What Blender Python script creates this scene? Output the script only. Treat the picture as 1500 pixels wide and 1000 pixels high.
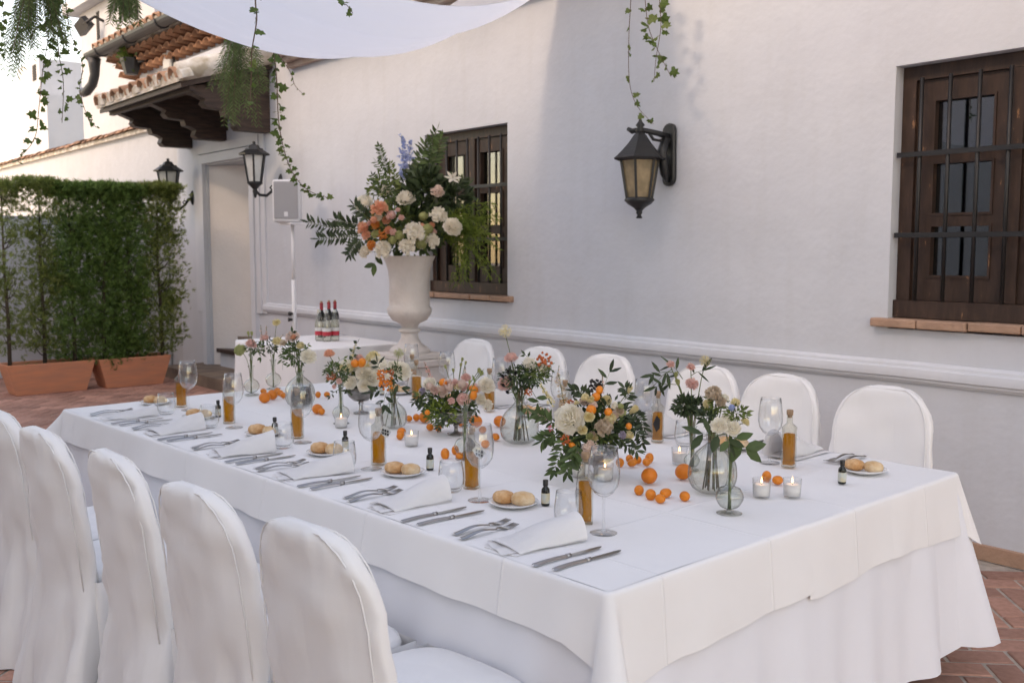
import bpy, math, random
from mathutils import Vector, Matrix, Euler
R = math.radians
random.seed(7)
for o in list(bpy.data.objects): bpy.data.objects.remove(o)
S = bpy.context.scene
COL = S.collection

# ------------------------------------------------------------------ camera
FPX = 1458.0; PITCH = math.atan(135 / FPX); H = 1.55
YAW = math.pi / 2 - math.atan2(.828, 1.0043)          # forward turned left of +Y
cam_d = bpy.data.cameras.new('camera'); cam = bpy.data.objects.new('camera', cam_d); COL.objects.link(cam)
cam.location = (0, 0, H); cam.rotation_euler = (math.pi / 2 - PITCH, 0, YAW)
cam_d.sensor_width = 36; cam_d.lens = 35; cam_d.clip_end = 500; cam_d.clip_start = .05
cam_d.dof.use_dof = True; cam_d.dof.focus_distance = 3.1; cam_d.dof.aperture_fstop = 6.3
S.camera = cam
# ------------------------------------------------------------------ sky, sun, exposure
SUN_DIR = Vector((.06, -.82, .60)).normalized()         # towards the sun
world = bpy.data.worlds.new('World'); S.world = world; world.use_nodes = True
nt = world.node_tree; bg = nt.nodes['Background']
sky = nt.nodes.new('ShaderNodeTexSky'); sky.sky_type = 'NISHITA'; sky.sun_disc = False
sky.sun_elevation = math.asin(SUN_DIR.z); sky.sun_rotation = math.atan2(SUN_DIR.x, SUN_DIR.y)
sky.air_density = 1.0; sky.dust_density = 1.0; sky.ozone_density = 1.0
nt.links.new(sky.outputs[0], bg.inputs[0]); bg.inputs[1].default_value = .15
sd = bpy.data.lights.new('sun', 'SUN'); sd.energy = .32; sd.angle = R(6.0); sd.color = (1, .98, .97)
sun = bpy.data.objects.new('sun', sd); COL.objects.link(sun); sun.location = SUN_DIR * 20
sun.rotation_euler = SUN_DIR.to_track_quat('Z', 'Y').to_euler()
S.view_settings.view_transform = 'Standard'; S.view_settings.look = 'None'
S.view_settings.gamma = 1; S.view_settings.use_curve_mapping = False
S.view_settings.exposure = 2.0
S.view_settings.use_white_balance = True; S.view_settings.white_balance_temperature = 10200; S.view_settings.white_balance_tint = 20

# ------------------------------------------------------------------ pixel -> place helpers
CP, SP = math.cos(PITCH), math.sin(PITCH)
DL = (-math.sin(math.pi / 2 - YAW), math.cos(math.pi / 2 - YAW))
def ray(x, y):
    r = (x - 750) / FPX; dn = (y - 500) / FPX
    cy = CP - dn * SP; cz = -SP - dn * CP
    return Vector((-(r * DL[0] + cy * DL[1]), r * DL[1] - cy * DL[0], cz))
def at_z(x, y, z):
    d = ray(x, y); t = (z - H) / d.z; return Vector((d.x * t, d.y * t, z))
def at_y(x, y, yy):
    d = ray(x, y); t = yy / d.y; return Vector((d.x * t, yy, H + d.z * t))
def at_x(x, y, xx):
    d = ray(x, y); t = xx / d.x; return Vector((xx, d.y * t, H + d.z * t))
FW = ray(750, 365); FW.z = 0; FW.normalize()
def at_d(x, y, dist):                                   # at a horizontal forward distance
    d = ray(x, y); t = dist / (d.x * FW.x + d.y * FW.y); return Vector((d.x * t, d.y * t, H + d.z * t))
def fdist(p): return p[0] * FW.x + p[1] * FW.y
def proj(p):
    x, y, z = p[0], p[1], p[2] - H
    cx = -x * DL[0] + y * DL[1]; cy = -x * DL[1] - y * DL[0]
    fw = cy * CP - z * SP; up = cy * SP + z * CP
    if fw < .1: return (-9999, -9999)
    return (750 + FPX * cx / fw, 500 - FPX * up / fw)

# ------------------------------------------------------------------ materials
MATS = {}
def nodes(m): return m.node_tree.nodes, m.node_tree.links
def mat(name, col, rough=.6, var=0, vscale=8, bump=0, bscale=60, metal=0, spec=.5, col2=None, sheen=0, island=0, subs=0, stretch=None, detail=4):
    m = bpy.data.materials.new(name); m.use_nodes = True; N, L = nodes(m)
    b = N['Principled BSDF']
    b.inputs['Base Color'].default_value = (*col, 1); b.inputs['Roughness'].default_value = rough
    b.inputs['Metallic'].default_value = metal; b.inputs['Specular IOR Level'].default_value = spec
    if sheen: b.inputs['Sheen Weight'].default_value = sheen
    tc = N.new('ShaderNodeTexCoord'); src = tc.outputs['Object']
    if stretch:
        mp = N.new('ShaderNodeMapping'); mp.inputs['Scale'].default_value = stretch
        L.new(src, mp.inputs[0]); src = mp.outputs[0]
    out = None
    if var or col2:
        n = N.new('ShaderNodeTexNoise'); n.inputs['Scale'].default_value = vscale; n.inputs['Detail'].default_value = detail
        L.new(src, n.inputs['Vector'])
        rp = N.new('ShaderNodeValToRGB'); e = rp.color_ramp.elements
        e[0].position = .35; e[1].position = .68
        c2 = col2 or tuple(c * (1 - var) for c in col)
        e[0].color = (*c2, 1); e[1].color = (*col, 1)
        L.new(n.outputs['Fac'], rp.inputs[0]); out = rp.outputs[0]
    if island:
        g = N.new('ShaderNodeNewGeometry'); hs = N.new('ShaderNodeHueSaturation')
        mr = N.new('ShaderNodeMapRange'); mr.inputs['To Min'].default_value = 1 - island; mr.inputs['To Max'].default_value = 1 + island
        L.new(g.outputs['Random Per Island'], mr.inputs['Value']); L.new(mr.outputs[0], hs.inputs['Value'])
        if out: L.new(out, hs.inputs['Color'])
        else: hs.inputs['Color'].default_value = (*col, 1)
        out = hs.outputs[0]
    if out: L.new(out, b.inputs['Base Color'])
    if bump:
        n2 = N.new('ShaderNodeTexNoise'); n2.inputs['Scale'].default_value = bscale; n2.inputs['Detail'].default_value = 5
        L.new(src, n2.inputs['Vector'])
        bp = N.new('ShaderNodeBump'); bp.inputs['Strength'].default_value = bump; bp.inputs['Distance'].default_value = .02
        L.new(n2.outputs['Fac'], bp.inputs['Height']); L.new(bp.outputs[0], b.inputs['Normal'])
    MATS[name] = m; return m
def leafmat(name, col, col2, island=.3, trans=.35, rough=.5):
    m = mat(name, col, rough, col2=col2, vscale=9, island=island, spec=.35); N, L = nodes(m)
    b = N['Principled BSDF']; tr = N.new('ShaderNodeBsdfTranslucent'); mx = N.new('ShaderNodeMixShader')
    lk = b.inputs['Base Color'].links
    if lk: L.new(lk[0].from_socket, tr.inputs[0])
    mx.inputs[0].default_value = trans
    L.new(b.outputs[0], mx.inputs[1]); L.new(tr.outputs[0], mx.inputs[2])
    L.new(mx.outputs[0], N['Material Output'].inputs[0]); return m
def glassmat(name, tint=(1, 1, 1), refl=1.0, base=.0, rough=.0, edge=.35, dark=.62):
    # thin-walled glass: clear face on, more mirror-like towards the rim
    m = bpy.data.materials.new(name); m.use_nodes = True; N, L = nodes(m); N.remove(N['Principled BSDF'])
    t = N.new('ShaderNodeBsdfTransparent'); g = N.new('ShaderNodeBsdfGlossy'); g.inputs['Roughness'].default_value = rough
    lw = N.new('ShaderNodeLayerWeight'); lw.inputs['Blend'].default_value = edge
    rc = N.new('ShaderNodeValToRGB'); e = rc.color_ramp.elements
    e[0].color = (*tint, 1); e[0].position = .3; e[1].color = (*[c * dark for c in tint], 1); e[1].position = 1
    L.new(lw.outputs['Facing'], rc.inputs[0]); L.new(rc.outputs[0], t.inputs[0])
    lf = N.new('ShaderNodeLayerWeight'); lf.inputs['Blend'].default_value = .5
    pw = N.new('ShaderNodeMath'); pw.operation = 'POWER'; pw.inputs[1].default_value = 4; L.new(lf.outputs['Facing'], pw.inputs[0])
    ma = N.new('ShaderNodeMath'); ma.operation = 'MULTIPLY_ADD'; ma.inputs[1].default_value = .6 * refl; ma.inputs[2].default_value = .035 * refl + base; ma.use_clamp = True
    L.new(pw.outputs[0], ma.inputs[0]); mx = N.new('ShaderNodeMixShader'); L.new(ma.outputs[0], mx.inputs[0])
    L.new(t.outputs[0], mx.inputs[1]); L.new(g.outputs[0], mx.inputs[2]); L.new(mx.outputs[0], N['Material Output'].inputs[0])
    MATS[name] = m; return m
def clothmat(name, col, trans=0, bump=.12, bscale=14, weave=True, var=.03, crease=0, stretch=(1, 1, 1)):
    m = mat(name, col, .85, var=var, vscale=3, spec=.2, sheen=.15); N, L = nodes(m); b = N['Principled BSDF']
    tc = N.new('ShaderNodeTexCoord')
    n = N.new('ShaderNodeTexNoise'); n.inputs['Scale'].default_value = bscale; n.inputs['Detail'].default_value = 2.5; n.inputs['Roughness'].default_value = .45
    mq = N.new('ShaderNodeMapping'); mq.inputs['Scale'].default_value = stretch; L.new(tc.outputs['Object'], mq.inputs[0]); L.new(mq.outputs[0], n.inputs['Vector'])
    bp = N.new('ShaderNodeBump'); bp.inputs['Strength'].default_value = bump; bp.inputs['Distance'].default_value = .03
    L.new(n.outputs['Fac'], bp.inputs['Height'])
    if weave:
        w = N.new('ShaderNodeTexNoise'); w.inputs['Scale'].default_value = 420; w.inputs['Detail'].default_value = 2
        L.new(tc.outputs['Object'], w.inputs['Vector'])
        b2 = N.new('ShaderNodeBump'); b2.inputs['Strength'].default_value = .12; b2.inputs['Distance'].default_value = .002
        L.new(w.outputs['Fac'], b2.inputs['Height']); L.new(bp.outputs[0], b2.inputs['Normal']); bp = b2
    if crease:
        mp = N.new('ShaderNodeMapping'); mp.inputs['Rotation'].default_value = (0, 0, R(-3.2)); L.new(tc.outputs['Object'], mp.inputs[0])
        bk = N.new('ShaderNodeTexBrick'); bk.offset = 0; bk.inputs['Scale'].default_value = 1; bk.inputs['Brick Width'].default_value = .62; bk.inputs['Row Height'].default_value = .47
        bk.inputs['Mortar Size'].default_value = .007; bk.inputs['Mortar Smooth'].default_value = 1; L.new(mp.outputs[0], bk.inputs['Vector'])
        b3 = N.new('ShaderNodeBump'); b3.inputs['Strength'].default_value = crease; b3.inputs['Distance'].default_value = .004
        L.new(bk.outputs['Fac'], b3.inputs['Height']); L.new(bp.outputs[0], b3.inputs['Normal']); bp = b3
    L.new(bp.outputs[0], b.inputs['Normal'])
    if trans:
        tr = N.new('ShaderNodeBsdfTranslucent'); tr.inputs[0].default_value = (*col, 1); mx = N.new('ShaderNodeMixShader')
        mx.inputs[0].default_value = trans; L.new(b.outputs[0], mx.inputs[1]); L.new(tr.outputs[0], mx.inputs[2])
        L.new(mx.outputs[0], N['Material Output'].inputs[0])
    return m

def plastermat(name, col, bump=.32):
    m = mat(name, col, .9, spec=.15); N, L = nodes(m); b = N['Principled BSDF']; tc = N.new('ShaderNodeTexCoord')
    def noise(sc, de, ro=.55, vec=None):
        n = N.new('ShaderNodeTexNoise'); n.inputs['Scale'].default_value = sc; n.inputs['Detail'].default_value = de; n.inputs['Roughness'].default_value = ro
        L.new(vec or tc.outputs['Object'], n.inputs['Vector']); return n
    a = noise(1.3, 6, .6); rp = N.new('ShaderNodeValToRGB'); e = rp.color_ramp.elements
    e[0].position = .3; e[0].color = (*[c * .93 for c in col], 1); e[1].position = .62; e[1].color = (*col, 1)
    L.new(a.outputs['Fac'], rp.inputs[0])
    mp = N.new('ShaderNodeMapping'); mp.inputs['Scale'].default_value = (2.5, 2.5, .35); L.new(tc.outputs['Object'], mp.inputs[0])
    st = noise(3, 5, .6, mp.outputs[0]); rs = N.new('ShaderNodeValToRGB'); e = rs.color_ramp.elements
    e[0].position = .30; e[0].color = (.86, .84, .80, 1); e[1].position = .5; e[1].color = (1, 1, 1, 1); L.new(st.outputs['Fac'], rs.inputs[0])
    mx = N.new('ShaderNodeMix'); mx.data_type = 'RGBA'; mx.blend_type = 'MULTIPLY'; mx.inputs[0].default_value = .22
    L.new(rp.outputs[0], mx.inputs[6]); L.new(rs.outputs[0], mx.inputs[7])
    pk = noise(55, 3); rk = N.new('ShaderNodeValToRGB'); e = rk.color_ramp.elements
    e[0].position = .235; e[0].color = (.72, .68, .62, 1); e[1].position = .26; e[1].color = (1, 1, 1, 1); L.new(pk.outputs['Fac'], rk.inputs[0])
    m2 = N.new('ShaderNodeMix'); m2.data_type = 'RGBA'; m2.blend_type = 'MULTIPLY'; m2.inputs[0].default_value = 1
    L.new(mx.outputs[2], m2.inputs[6]); L.new(rk.outputs[0], m2.inputs[7]); L.new(m2.outputs[2], b.inputs['Base Color'])
    b1 = N.new('ShaderNodeBump'); b1.inputs['Strength'].default_value = bump; b1.inputs['Distance'].default_value = .06
    L.new(noise(2.2, 4).outputs['Fac'], b1.inputs['Height'])
    b2 = N.new('ShaderNodeBump'); b2.inputs['Strength'].default_value = bump * .7; b2.inputs['Distance'].default_value = .006
    L.new(noise(38, 6, .6).outputs['Fac'], b2.inputs['Height']); L.new(b1.outputs[0], b2.inputs['Normal']); L.new(b2.outputs[0], b.inputs['Normal'])
    return m
M_wall = plastermat('white_plaster', (.575, .605, .65))
M_wall2 = plastermat('old_white_plaster', (.54, .555, .58), .5)
M_trim = plastermat('trim_plaster', (.62, .645, .685), .2)
M_room = mat('interior_shade_black', (.03, .028, .025), .9)  # near-black colour stands in for the shade of unlit interiors
def paintwood(name, paint, wood):
    m = mat(name, paint, .5, spec=.4); N, L = nodes(m); b = N['Principled BSDF']; tc = N.new('ShaderNodeTexCoord')
    mp = N.new('ShaderNodeMapping'); mp.inputs['Scale'].default_value = (14, 14, 3.0); L.new(tc.outputs['Object'], mp.inputs[0])
    n = N.new('ShaderNodeTexNoise'); n.inputs['Scale'].default_value = 2.2; n.inputs['Detail'].default_value = 7; n.inputs['Roughness'].default_value = .65
    L.new(mp.outputs[0], n.inputs['Vector']); rp = N.new('ShaderNodeValToRGB'); e = rp.color_ramp.elements
    e[0].position = .65; e[0].color = (*paint, 1); e[1].position = .67; e[1].color = (*wood, 1)
    x = e.new(.42); x.color = (*[c * .6 for c in paint], 1); L.new(n.outputs['Fac'], rp.inputs[0]); L.new(rp.outputs[0], b.inputs['Base Color'])
    bp = N.new('ShaderNodeBump'); bp.inputs['Strength'].default_value = .4; bp.inputs['Distance'].default_value = .004
    L.new(n.outputs['Fac'], bp.inputs['Height']); L.new(bp.outputs[0], b.inputs['Normal']); return m
M_wood = paintwood('dark_painted_wood', (.062, .034, .024), (.30, .15, .075))
M_wood2 = mat('dark_brown_beam', (.075, .042, .03), .6, col2=(.035, .02, .015), vscale=3, stretch=(2, 2, 14), bump=.3, bscale=8)
M_iron = mat('black_iron', (.012, .012, .013), .45, bump=.15, bscale=90)
M_lant = mat('black_lantern_metal', (.016, .017, .018), .42, var=.3, bump=.12, bscale=120)
M_pane = glassmat('window_glass', (.8, .82, .82), 1.3, .06)
M_amber = mat('amber_lantern_glass', (.36, .27, .16), .25, var=.35, vscale=14)
M_milk = mat('milky_lantern_glass', (.62, .63, .60), .2, var=.15, vscale=10)
M_terra = mat('terracotta_pot', (.66, .25, .13), .75, col2=(.54, .22, .13), vscale=4, bump=.08, stretch=(1, 1, 6))
M_sill = mat('terracotta_sill', (.44, .27, .19), .8, col2=(.36, .22, .155), vscale=9, bump=.35, bscale=40)
M_brick = None
def brickmat(name, base, objrand=True):
    m = mat(name, base, .8, spec=.25); N, L = nodes(m); b = N['Principled BSDF']; tc = N.new('ShaderNodeTexCoord'); g = N.new('ShaderNodeNewGeometry')
    n = N.new('ShaderNodeTexNoise'); n.inputs['Scale'].default_value = 2.1; n.inputs['Detail'].default_value = 6
    L.new(g.outputs['Position'], n.inputs['Vector'])
    n2 = N.new('ShaderNodeTexNoise'); n2.inputs['Scale'].default_value = 34; n2.inputs['Detail'].default_value = 6; L.new(g.outputs['Position'], n2.inputs['Vector'])
    rp = N.new('ShaderNodeValToRGB'); e = rp.color_ramp.elements
    e[0].position = .32; e[0].color = (*[c * .70 for c in base], 1); e[1].position = .7; e[1].color = (base[0] * 1.12, base[1] * 1.2, base[2] * 1.3, 1)
    ad = N.new('ShaderNodeMath'); ad.operation = 'MULTIPLY_ADD'; ad.inputs[1].default_value = .55; L.new(n2.outputs['Fac'], ad.inputs[0])
    mu = N.new('ShaderNodeMath'); mu.operation = 'MULTIPLY'; mu.inputs[1].default_value = .45; L.new(n.outputs['Fac'], mu.inputs[0]); L.new(mu.outputs[0], ad.inputs[2])
    L.new(ad.outputs[0], rp.inputs[0]); hs = N.new('ShaderNodeHueSaturation'); L.new(rp.outputs[0], hs.inputs['Color'])
    mr = N.new('ShaderNodeMapRange'); mr.inputs['To Min'].default_value = .72; mr.inputs['To Max'].default_value = 1.25
    if objrand: L.new(N.new('ShaderNodeObjectInfo').outputs['Random'], mr.inputs['Value'])
    else: L.new(g.outputs['Random Per Island'], mr.inputs['Value'])
    L.new(mr.outputs[0], hs.inputs['Value']); L.new(hs.outputs[0], b.inputs['Base Color'])
    bp = N.new('ShaderNodeBump'); bp.inputs['Strength'].default_value = .35; bp.inputs['Distance'].default_value = .004
    L.new(n2.outputs['Fac'], bp.inputs['Height']); L.new(bp.outputs[0], b.inputs['Normal']); return m
M_brick = brickmat('red_paver', (.49, .245, .175)); M_brick2 = brickmat('red_paver_far', (.49, .245, .175), False)
M_mortar = mat('mortar', (.52, .44, .37), .95, var=.3, vscale=20, bump=.4, bscale=120)
M_tile = brickmat('old_roof_tile', (.40, .22, .14)); M_tile_o = brickmat('orange_roof_tile', (.44, .22, .13))
M_limew = mat('limewash_mortar', (.78, .75, .71), .95, col2=(.42, .36, .28), vscale=7, bump=.5, bscale=30)
M_gut = mat('dark_grey_gutter', (.028, .03, .033), .5)
M_stone = mat('pale_urn_stone', (.66, .61, .57), .75, col2=(.56, .51, .475), vscale=5, bump=.25, bscale=45)
M_step = mat('worn_step_wood', (.26, .19, .14), .8, col2=(.15, .11, .085), vscale=5, bump=.3)
M_cloth = clothmat('white_table_linen', (.80, .79, .785), bump=.22, bscale=6, crease=.5)
M_skirt = clothmat('cool_white_skirt_linen', (.76, .77, .81), bump=.2, bscale=5)
M_chair = clothmat('white_chair_cover_satin', (.80, .79, .785), bump=.32, bscale=10, stretch=(1, 1, .2)); MATS['white_chair_cover_satin'].node_tree.nodes['Principled BSDF'].inputs['Roughness'].default_value = .55
M_nap = clothmat('white_napkin', (.85, .84, .84), trans=.3, bump=.15, bscale=30)
M_drape = clothmat('white_drape', (.90, .90, .91), trans=.8, bump=.1, bscale=4)
M_glass = glassmat('clear_glass', (.985, .99, .99), 1.7, .01, edge=.22)
M_green = glassmat('grey_green_glass', (.925, .93, .905), 1.1, .03, edge=.3)
M_water = glassmat('still_water', (.985, .988, .985), .5, 0, edge=.12, dark=.85)
M_vase = glassmat('clear_vase_glass', (.955, .965, .945), 1.2, .015, edge=.28)
M_oilglass = glassmat('bottle_glass', (.93, .93, .88), 1.3, .04, edge=.35)
def liquid(name, c, a=.10):
    m = bpy.data.materials.new(name); m.use_nodes = True; N, L = nodes(m); b = N['Principled BSDF']
    b.inputs['Base Color'].default_value = (*c, 1); b.inputs['Roughness'].default_value = .06
    t = N.new('ShaderNodeBsdfTransparent'); t.inputs[0].default_value = (*[min(1, x * 1.5) for x in c], 1)
    tr = N.new('ShaderNodeBsdfTranslucent'); tr.inputs[0].default_value = (*c, 1)
    m1 = N.new('ShaderNodeMixShader'); m1.inputs[0].default_value = .38; L.new(t.outputs[0], m1.inputs[1]); L.new(tr.outputs[0], m1.inputs[2])
    m2 = N.new('ShaderNodeMixShader'); m2.inputs[0].default_value = a; L.new(m1.outputs[0], m2.inputs[1]); L.new(b.outputs[0], m2.inputs[2])
    L.new(m2.outputs[0], N['Material Output'].inputs[0]); return m
M_oil = liquid('golden_oil', (.62, .37, .04)); M_wax = mat('candle_wax', (.80, .77, .74), .5)
M_cork = mat('cork', (.42, .27, .17), .85, var=.3, vscale=60, bump=.3, bscale=120)
M_black = mat('black_plastic', (.012, .012, .013), .35)
M_darkglass = mat('dark_bottle_glass', (.010, .012, .009), .08)
M_label = mat('paper_label', (.62, .62, .60), .7); M_labelb = mat('pale_blue_label', (.45, .56, .62), .7, col2=(.55, .47, .30), vscale=30)
M_red = mat('red_foil', (.33, .02, .03), .35); M_redlab = mat('red_label', (.55, .03, .05), .5)
M_steel = mat('polished_steel', (.40, .385, .375), .28, metal=1, var=.1)
M_china = mat('white_china', (.80, .80, .80), .15)
M_bread = mat('bread_crust', (.58, .26, .09), .65, col2=(.76, .48, .26), vscale=30, bump=.6, bscale=90)
M_bread2 = mat('floured_bread', (.80, .62, .42), .8, col2=(.64, .38, .18), vscale=26, bump=.6, bscale=80)
M_card = mat('menu_paper', (.74, .72, .71), .7); M_ink = mat('grey_print', (.42, .40, .40), .8)
M_orange = mat('orange_peel', (.80, .20, .012), .42, var=.12, vscale=6, bump=.18, bscale=260)
M_kum = mat('kumquat_peel', (.82, .22, .012), .35, var=.15, vscale=20, bump=.1, bscale=300)
M_speaker = mat('light_grey_grille', (.36, .36, .37), .6, bump=.4, bscale=700); M_white = mat('white_paint_metal', (.72, .72, .73), .4)
M_silver = mat('tarnished_silver_glass', (.34, .32, .30), .22, metal=.75, col2=(.17, .16, .15), vscale=28)
M_hedge = leafmat('cypress_green', (.18, .30, .085), (.10, .18, .045), .45, .45)
M_hedge_b = leafmat('cypress_olive', (.25, .30, .09), (.14, .19, .05), .45, .45)
M_trunk = mat('bark', (.11, .08, .055), .9, var=.4, vscale=30, bump=.5)
M_ivy = leafmat('ivy_green', (.11, .17, .04), (.055, .10, .022), .35, .35); M_ivystem = mat('ivy_stem', (.11, .065, .04), .7)
M_frond = leafmat('pepper_leaf', (.13, .19, .07), (.08, .13, .04), .4, .4)
M_leaf = leafmat('bouquet_leaf', (.085, .135, .045), (.045, .08, .025), .4, .25); M_leafd = leafmat('dark_leaf', (.045, .075, .03), (.028, .045, .02), .4, .15)
M_leafl = leafmat('light_leaf', (.16, .21, .06), (.09, .13, .035), .35, .35); M_fern = leafmat('fern_green', (.20, .27, .05), (.12, .19, .035), .35, .4)
M_stem = mat('green_stem', (.10, .14, .045), .6); M_stemb = mat('brown_stem', (.13, .10, .05), .7)
def petal(name, c, c2=None): return leafmat(name, c, c2 or tuple(x * .88 for x in c), .08, .48, .7)
P_white = petal('white_petal', (.92, .89, .82), (.90, .84, .71)); P_cream = petal('cream_petal', (.86, .78, .53), (.80, .69, .40))
P_pink = petal('pink_petal', (.84, .50, .45), (.82, .62, .55)); P_blush = petal('blush_petal', (.87, .70, .61)); P_peach = petal('peach_petal', (.88, .53, .38), (.86, .44, .28))
P_orange = petal('orange_petal', (.80, .32, .09)); P_blue = petal('blue_petal', (.36, .46, .72), (.48, .55, .76)); P_green = petal('green_petal', (.50, .52, .24))
P_tan = petal('tan_petal', (.68, .55, .42)); P_rust = mat('rust_berry', (.50, .10, .02), .3); P_berry = mat('orange_berry', (.75, .19, .01), .3); P_pinkb = mat('pink_berry', (.55, .10, .13), .35)
P_lilac = petal('lilac_petal', (.52, .46, .56)); P_dark = leafmat('dark_bud', (.035, .03, .03), (.02, .02, .018), .3, .05)
M_flame = bpy.data.materials.new('flame'); M_flame.use_nodes = True
_N, _L = nodes(M_flame); _e = _N.new('ShaderNodeEmission'); _e.inputs[0].default_value = (1, .62, .25, 1); _e.inputs[1].default_value = 5
_L.new(_e.outputs[0], _N['Material Output'].inputs[0])

# ------------------------------------------------------------------ mesh builder and object helpers
class MB:
    def __init__(s): s.v = []; s.f = []
    def add(s, vs, fs):
        b = len(s.v); s.v.extend([tuple(v) for v in vs]); s.f.extend([tuple(i + b for i in f) for f in fs]); return s
    def box(s, c, d, rot=None, taper=1.0):
        vs = []
        for z in (-.5, .5):
            k = 1 if z < 0 else taper
            for x, y in ((-.5, -.5), (.5, -.5), (.5, .5), (-.5, .5)): vs.append(Vector((x * d[0] * k, y * d[1] * k, z * d[2])))
        if rot is not None: vs = [rot @ v for v in vs]
        c = Vector(c); return s.add([v + c for v in vs], [(3, 2, 1, 0), (4, 5, 6, 7), (0, 1, 5, 4), (1, 2, 6, 5), (2, 3, 7, 6), (3, 0, 4, 7)])
    def b2(s, x0, x1, y0, y1, z0, z1): return s.box(((x0 + x1) / 2, (y0 + y1) / 2, (z0 + z1) / 2), (x1 - x0, y1 - y0, z1 - z0))
    def tube(s, pts, r, n=6, cap=True):
        pts = [Vector(p) for p in pts]; k = len(pts); rs = r if isinstance(r, (list, tuple)) else [r] * k; vs = []; up = None
        for i, p in enumerate(pts):
            t = (pts[min(i + 1, k - 1)] - pts[max(i - 1, 0)]).normalized()
            if up is None: up = Vector((0, 0, 1)) if abs(t.z) < .9 else Vector((1, 0, 0))
            a = t.cross(up).normalized(); b = a.cross(t).normalized(); up = b
            for j in range(n):
                q = 2 * math.pi * j / n; vs.append(p + (a * math.cos(q) + b * math.sin(q)) * rs[i])
        fs = [(i * n + j, i * n + (j + 1) % n, (i + 1) * n + (j + 1) % n, (i + 1) * n + j) for i in range(k - 1) for j in range(n)]
        if cap: fs += [tuple(range(n - 1, -1, -1)), tuple((k - 1) * n + j for j in range(n))]
        return s.add(vs, fs)
    def lathe(s, prof, n=24, c=(0, 0, 0), cap=False, sx=1, sy=1, wob=None, rot=0):
        vs = []; c = Vector(c)
        for r, z in prof:
            for j in range(n):
                q = 2 * math.pi * j / n + rot; rr = r * (1 + (wob(q, z) if wob else 0)); vs.append(c + Vector((rr * math.cos(q) * sx, rr * math.sin(q) * sy, z)))
        k = len(prof)
        fs = [(i * n + j, i * n + (j + 1) % n, (i + 1) * n + (j + 1) % n, (i + 1) * n + j) for i in range(k - 1) for j in range(n)]
        if cap: fs += [tuple(range(n - 1, -1, -1)), tuple((k - 1) * n + j for j in range(n))]
        return s.add(vs, fs)
    def ball(s, c, r, n=8, m=5, sx=1, sy=1, sz=1):
        pr = [(max(.001, math.sin(math.pi * i / m)) * r, -math.cos(math.pi * i / m) * r * sz) for i in range(m + 1)]
        return s.lathe(pr, n, c, sx=sx, sy=sy)
    def grid(s, fn, nu, nv):
        vs = [fn(i / nu, j / nv) for j in range(nv + 1) for i in range(nu + 1)]
        return s.add(vs, [(j * (nu + 1) + i, j * (nu + 1) + i + 1, (j + 1) * (nu + 1) + i + 1, (j + 1) * (nu + 1) + i) for j in range(nv) for i in range(nu)])
    def leaf(s, base, d, nrm, ln, wd, bend=.15):
        d = Vector(d).normalized(); n = Vector(nrm); a = d.cross(n)
        if a.length < 1e-4: a = d.orthogonal()
        a.normalize(); n = a.cross(d); b = Vector(base)
        if ln > .03 and wd > ln * .2:
            def q(t, w, k): return b + d * ln * t + a * wd * .5 * w - n * (ln * bend * t * t + wd * k)
            return s.add([b, q(.22, .72, .08), q(.25, 0, 0), q(.22, -.72, .08), q(.52, .98, .12), q(.54, 0, 0), q(.52, -.98, .12), q(.8, .55, .08), q(.82, 0, 0), q(.8, -.55, .08), q(1, 0, 0)],
                         [(0, 1, 2), (0, 2, 3), (2, 1, 4, 5), (3, 2, 5, 6), (5, 4, 7, 8), (6, 5, 8, 9), (8, 7, 10), (9, 8, 10)])
        vs = [b, b + d * ln * .45 + a * wd * .5 - n * wd * .12, b + d * ln * .5 + n * 0, b + d * ln * .45 - a * wd * .5 - n * wd * .12, b + d * ln - n * ln * bend]
        return s.add(vs, [(0, 1, 2), (0, 2, 3), (2, 1, 4), (3, 2, 4)])
    def prism(s, poly, y0, y1, axis='y'):
        n = len(poly)
        def P(a, b, t): return (a, t, b) if axis == 'y' else ((t, a, b) if axis == 'x' else (a, b, t))
        vs = [P(a, b, y0) for a, b in poly] + [P(a, b, y1) for a, b in poly]
        return s.add(vs, [tuple(range(n)), tuple(range(2 * n - 1, n - 1, -1))] + [(i, i + n, (i + 1) % n + n, (i + 1) % n) for i in range(n)])
    def mesh(s, name, smooth=True):
        me = bpy.data.meshes.new(name); me.from_pydata(s.v, [], s.f); me.update()
        if smooth:
            me.polygons.foreach_set('use_smooth', [True] * len(me.polygons))
        return me
    def build(s, name, m, parent=None, smooth=True, sharp=None, fix=False):
        me = s.mesh(name, smooth)
        if fix:
            import bmesh
            bm = bmesh.new(); bm.from_mesh(me); bmesh.ops.recalc_face_normals(bm, faces=bm.faces); bm.to_mesh(me); bm.free()
        if smooth and sharp: me.set_sharp_from_angle(angle=R(sharp))
        me.materials.append(m); return put(name, me, parent)
def put(name, me, parent=None, loc=None, rot=None, scale=None):
    o = bpy.data.objects.new(name, me); COL.objects.link(o)
    if parent is not None: o.parent = parent
    if loc is not None: o.location = loc
    if rot is not None: o.rotation_euler = rot
    if scale is not None: o.scale = (scale,) * 3 if isinstance(scale, (int, float)) else scale
    return o
def tag(o, label, cat, group=None):
    o['label'] = label; o['category'] = cat
    if group: o['group'] = group
    return o
def struct(o): o['kind'] = 'structure'; return o
def stuff(o): o['kind'] = 'stuff'; return o
def empty(name, loc=(0, 0, 0), rz=0, label=None, cat=None, group=None):
    o = bpy.data.objects.new(name, None); COL.objects.link(o); o.location = loc; o.rotation_euler = (0, 0, rz); o.empty_display_size = .05
    if label: tag(o, label, cat, group)
    return o
KIDS = {}
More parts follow.
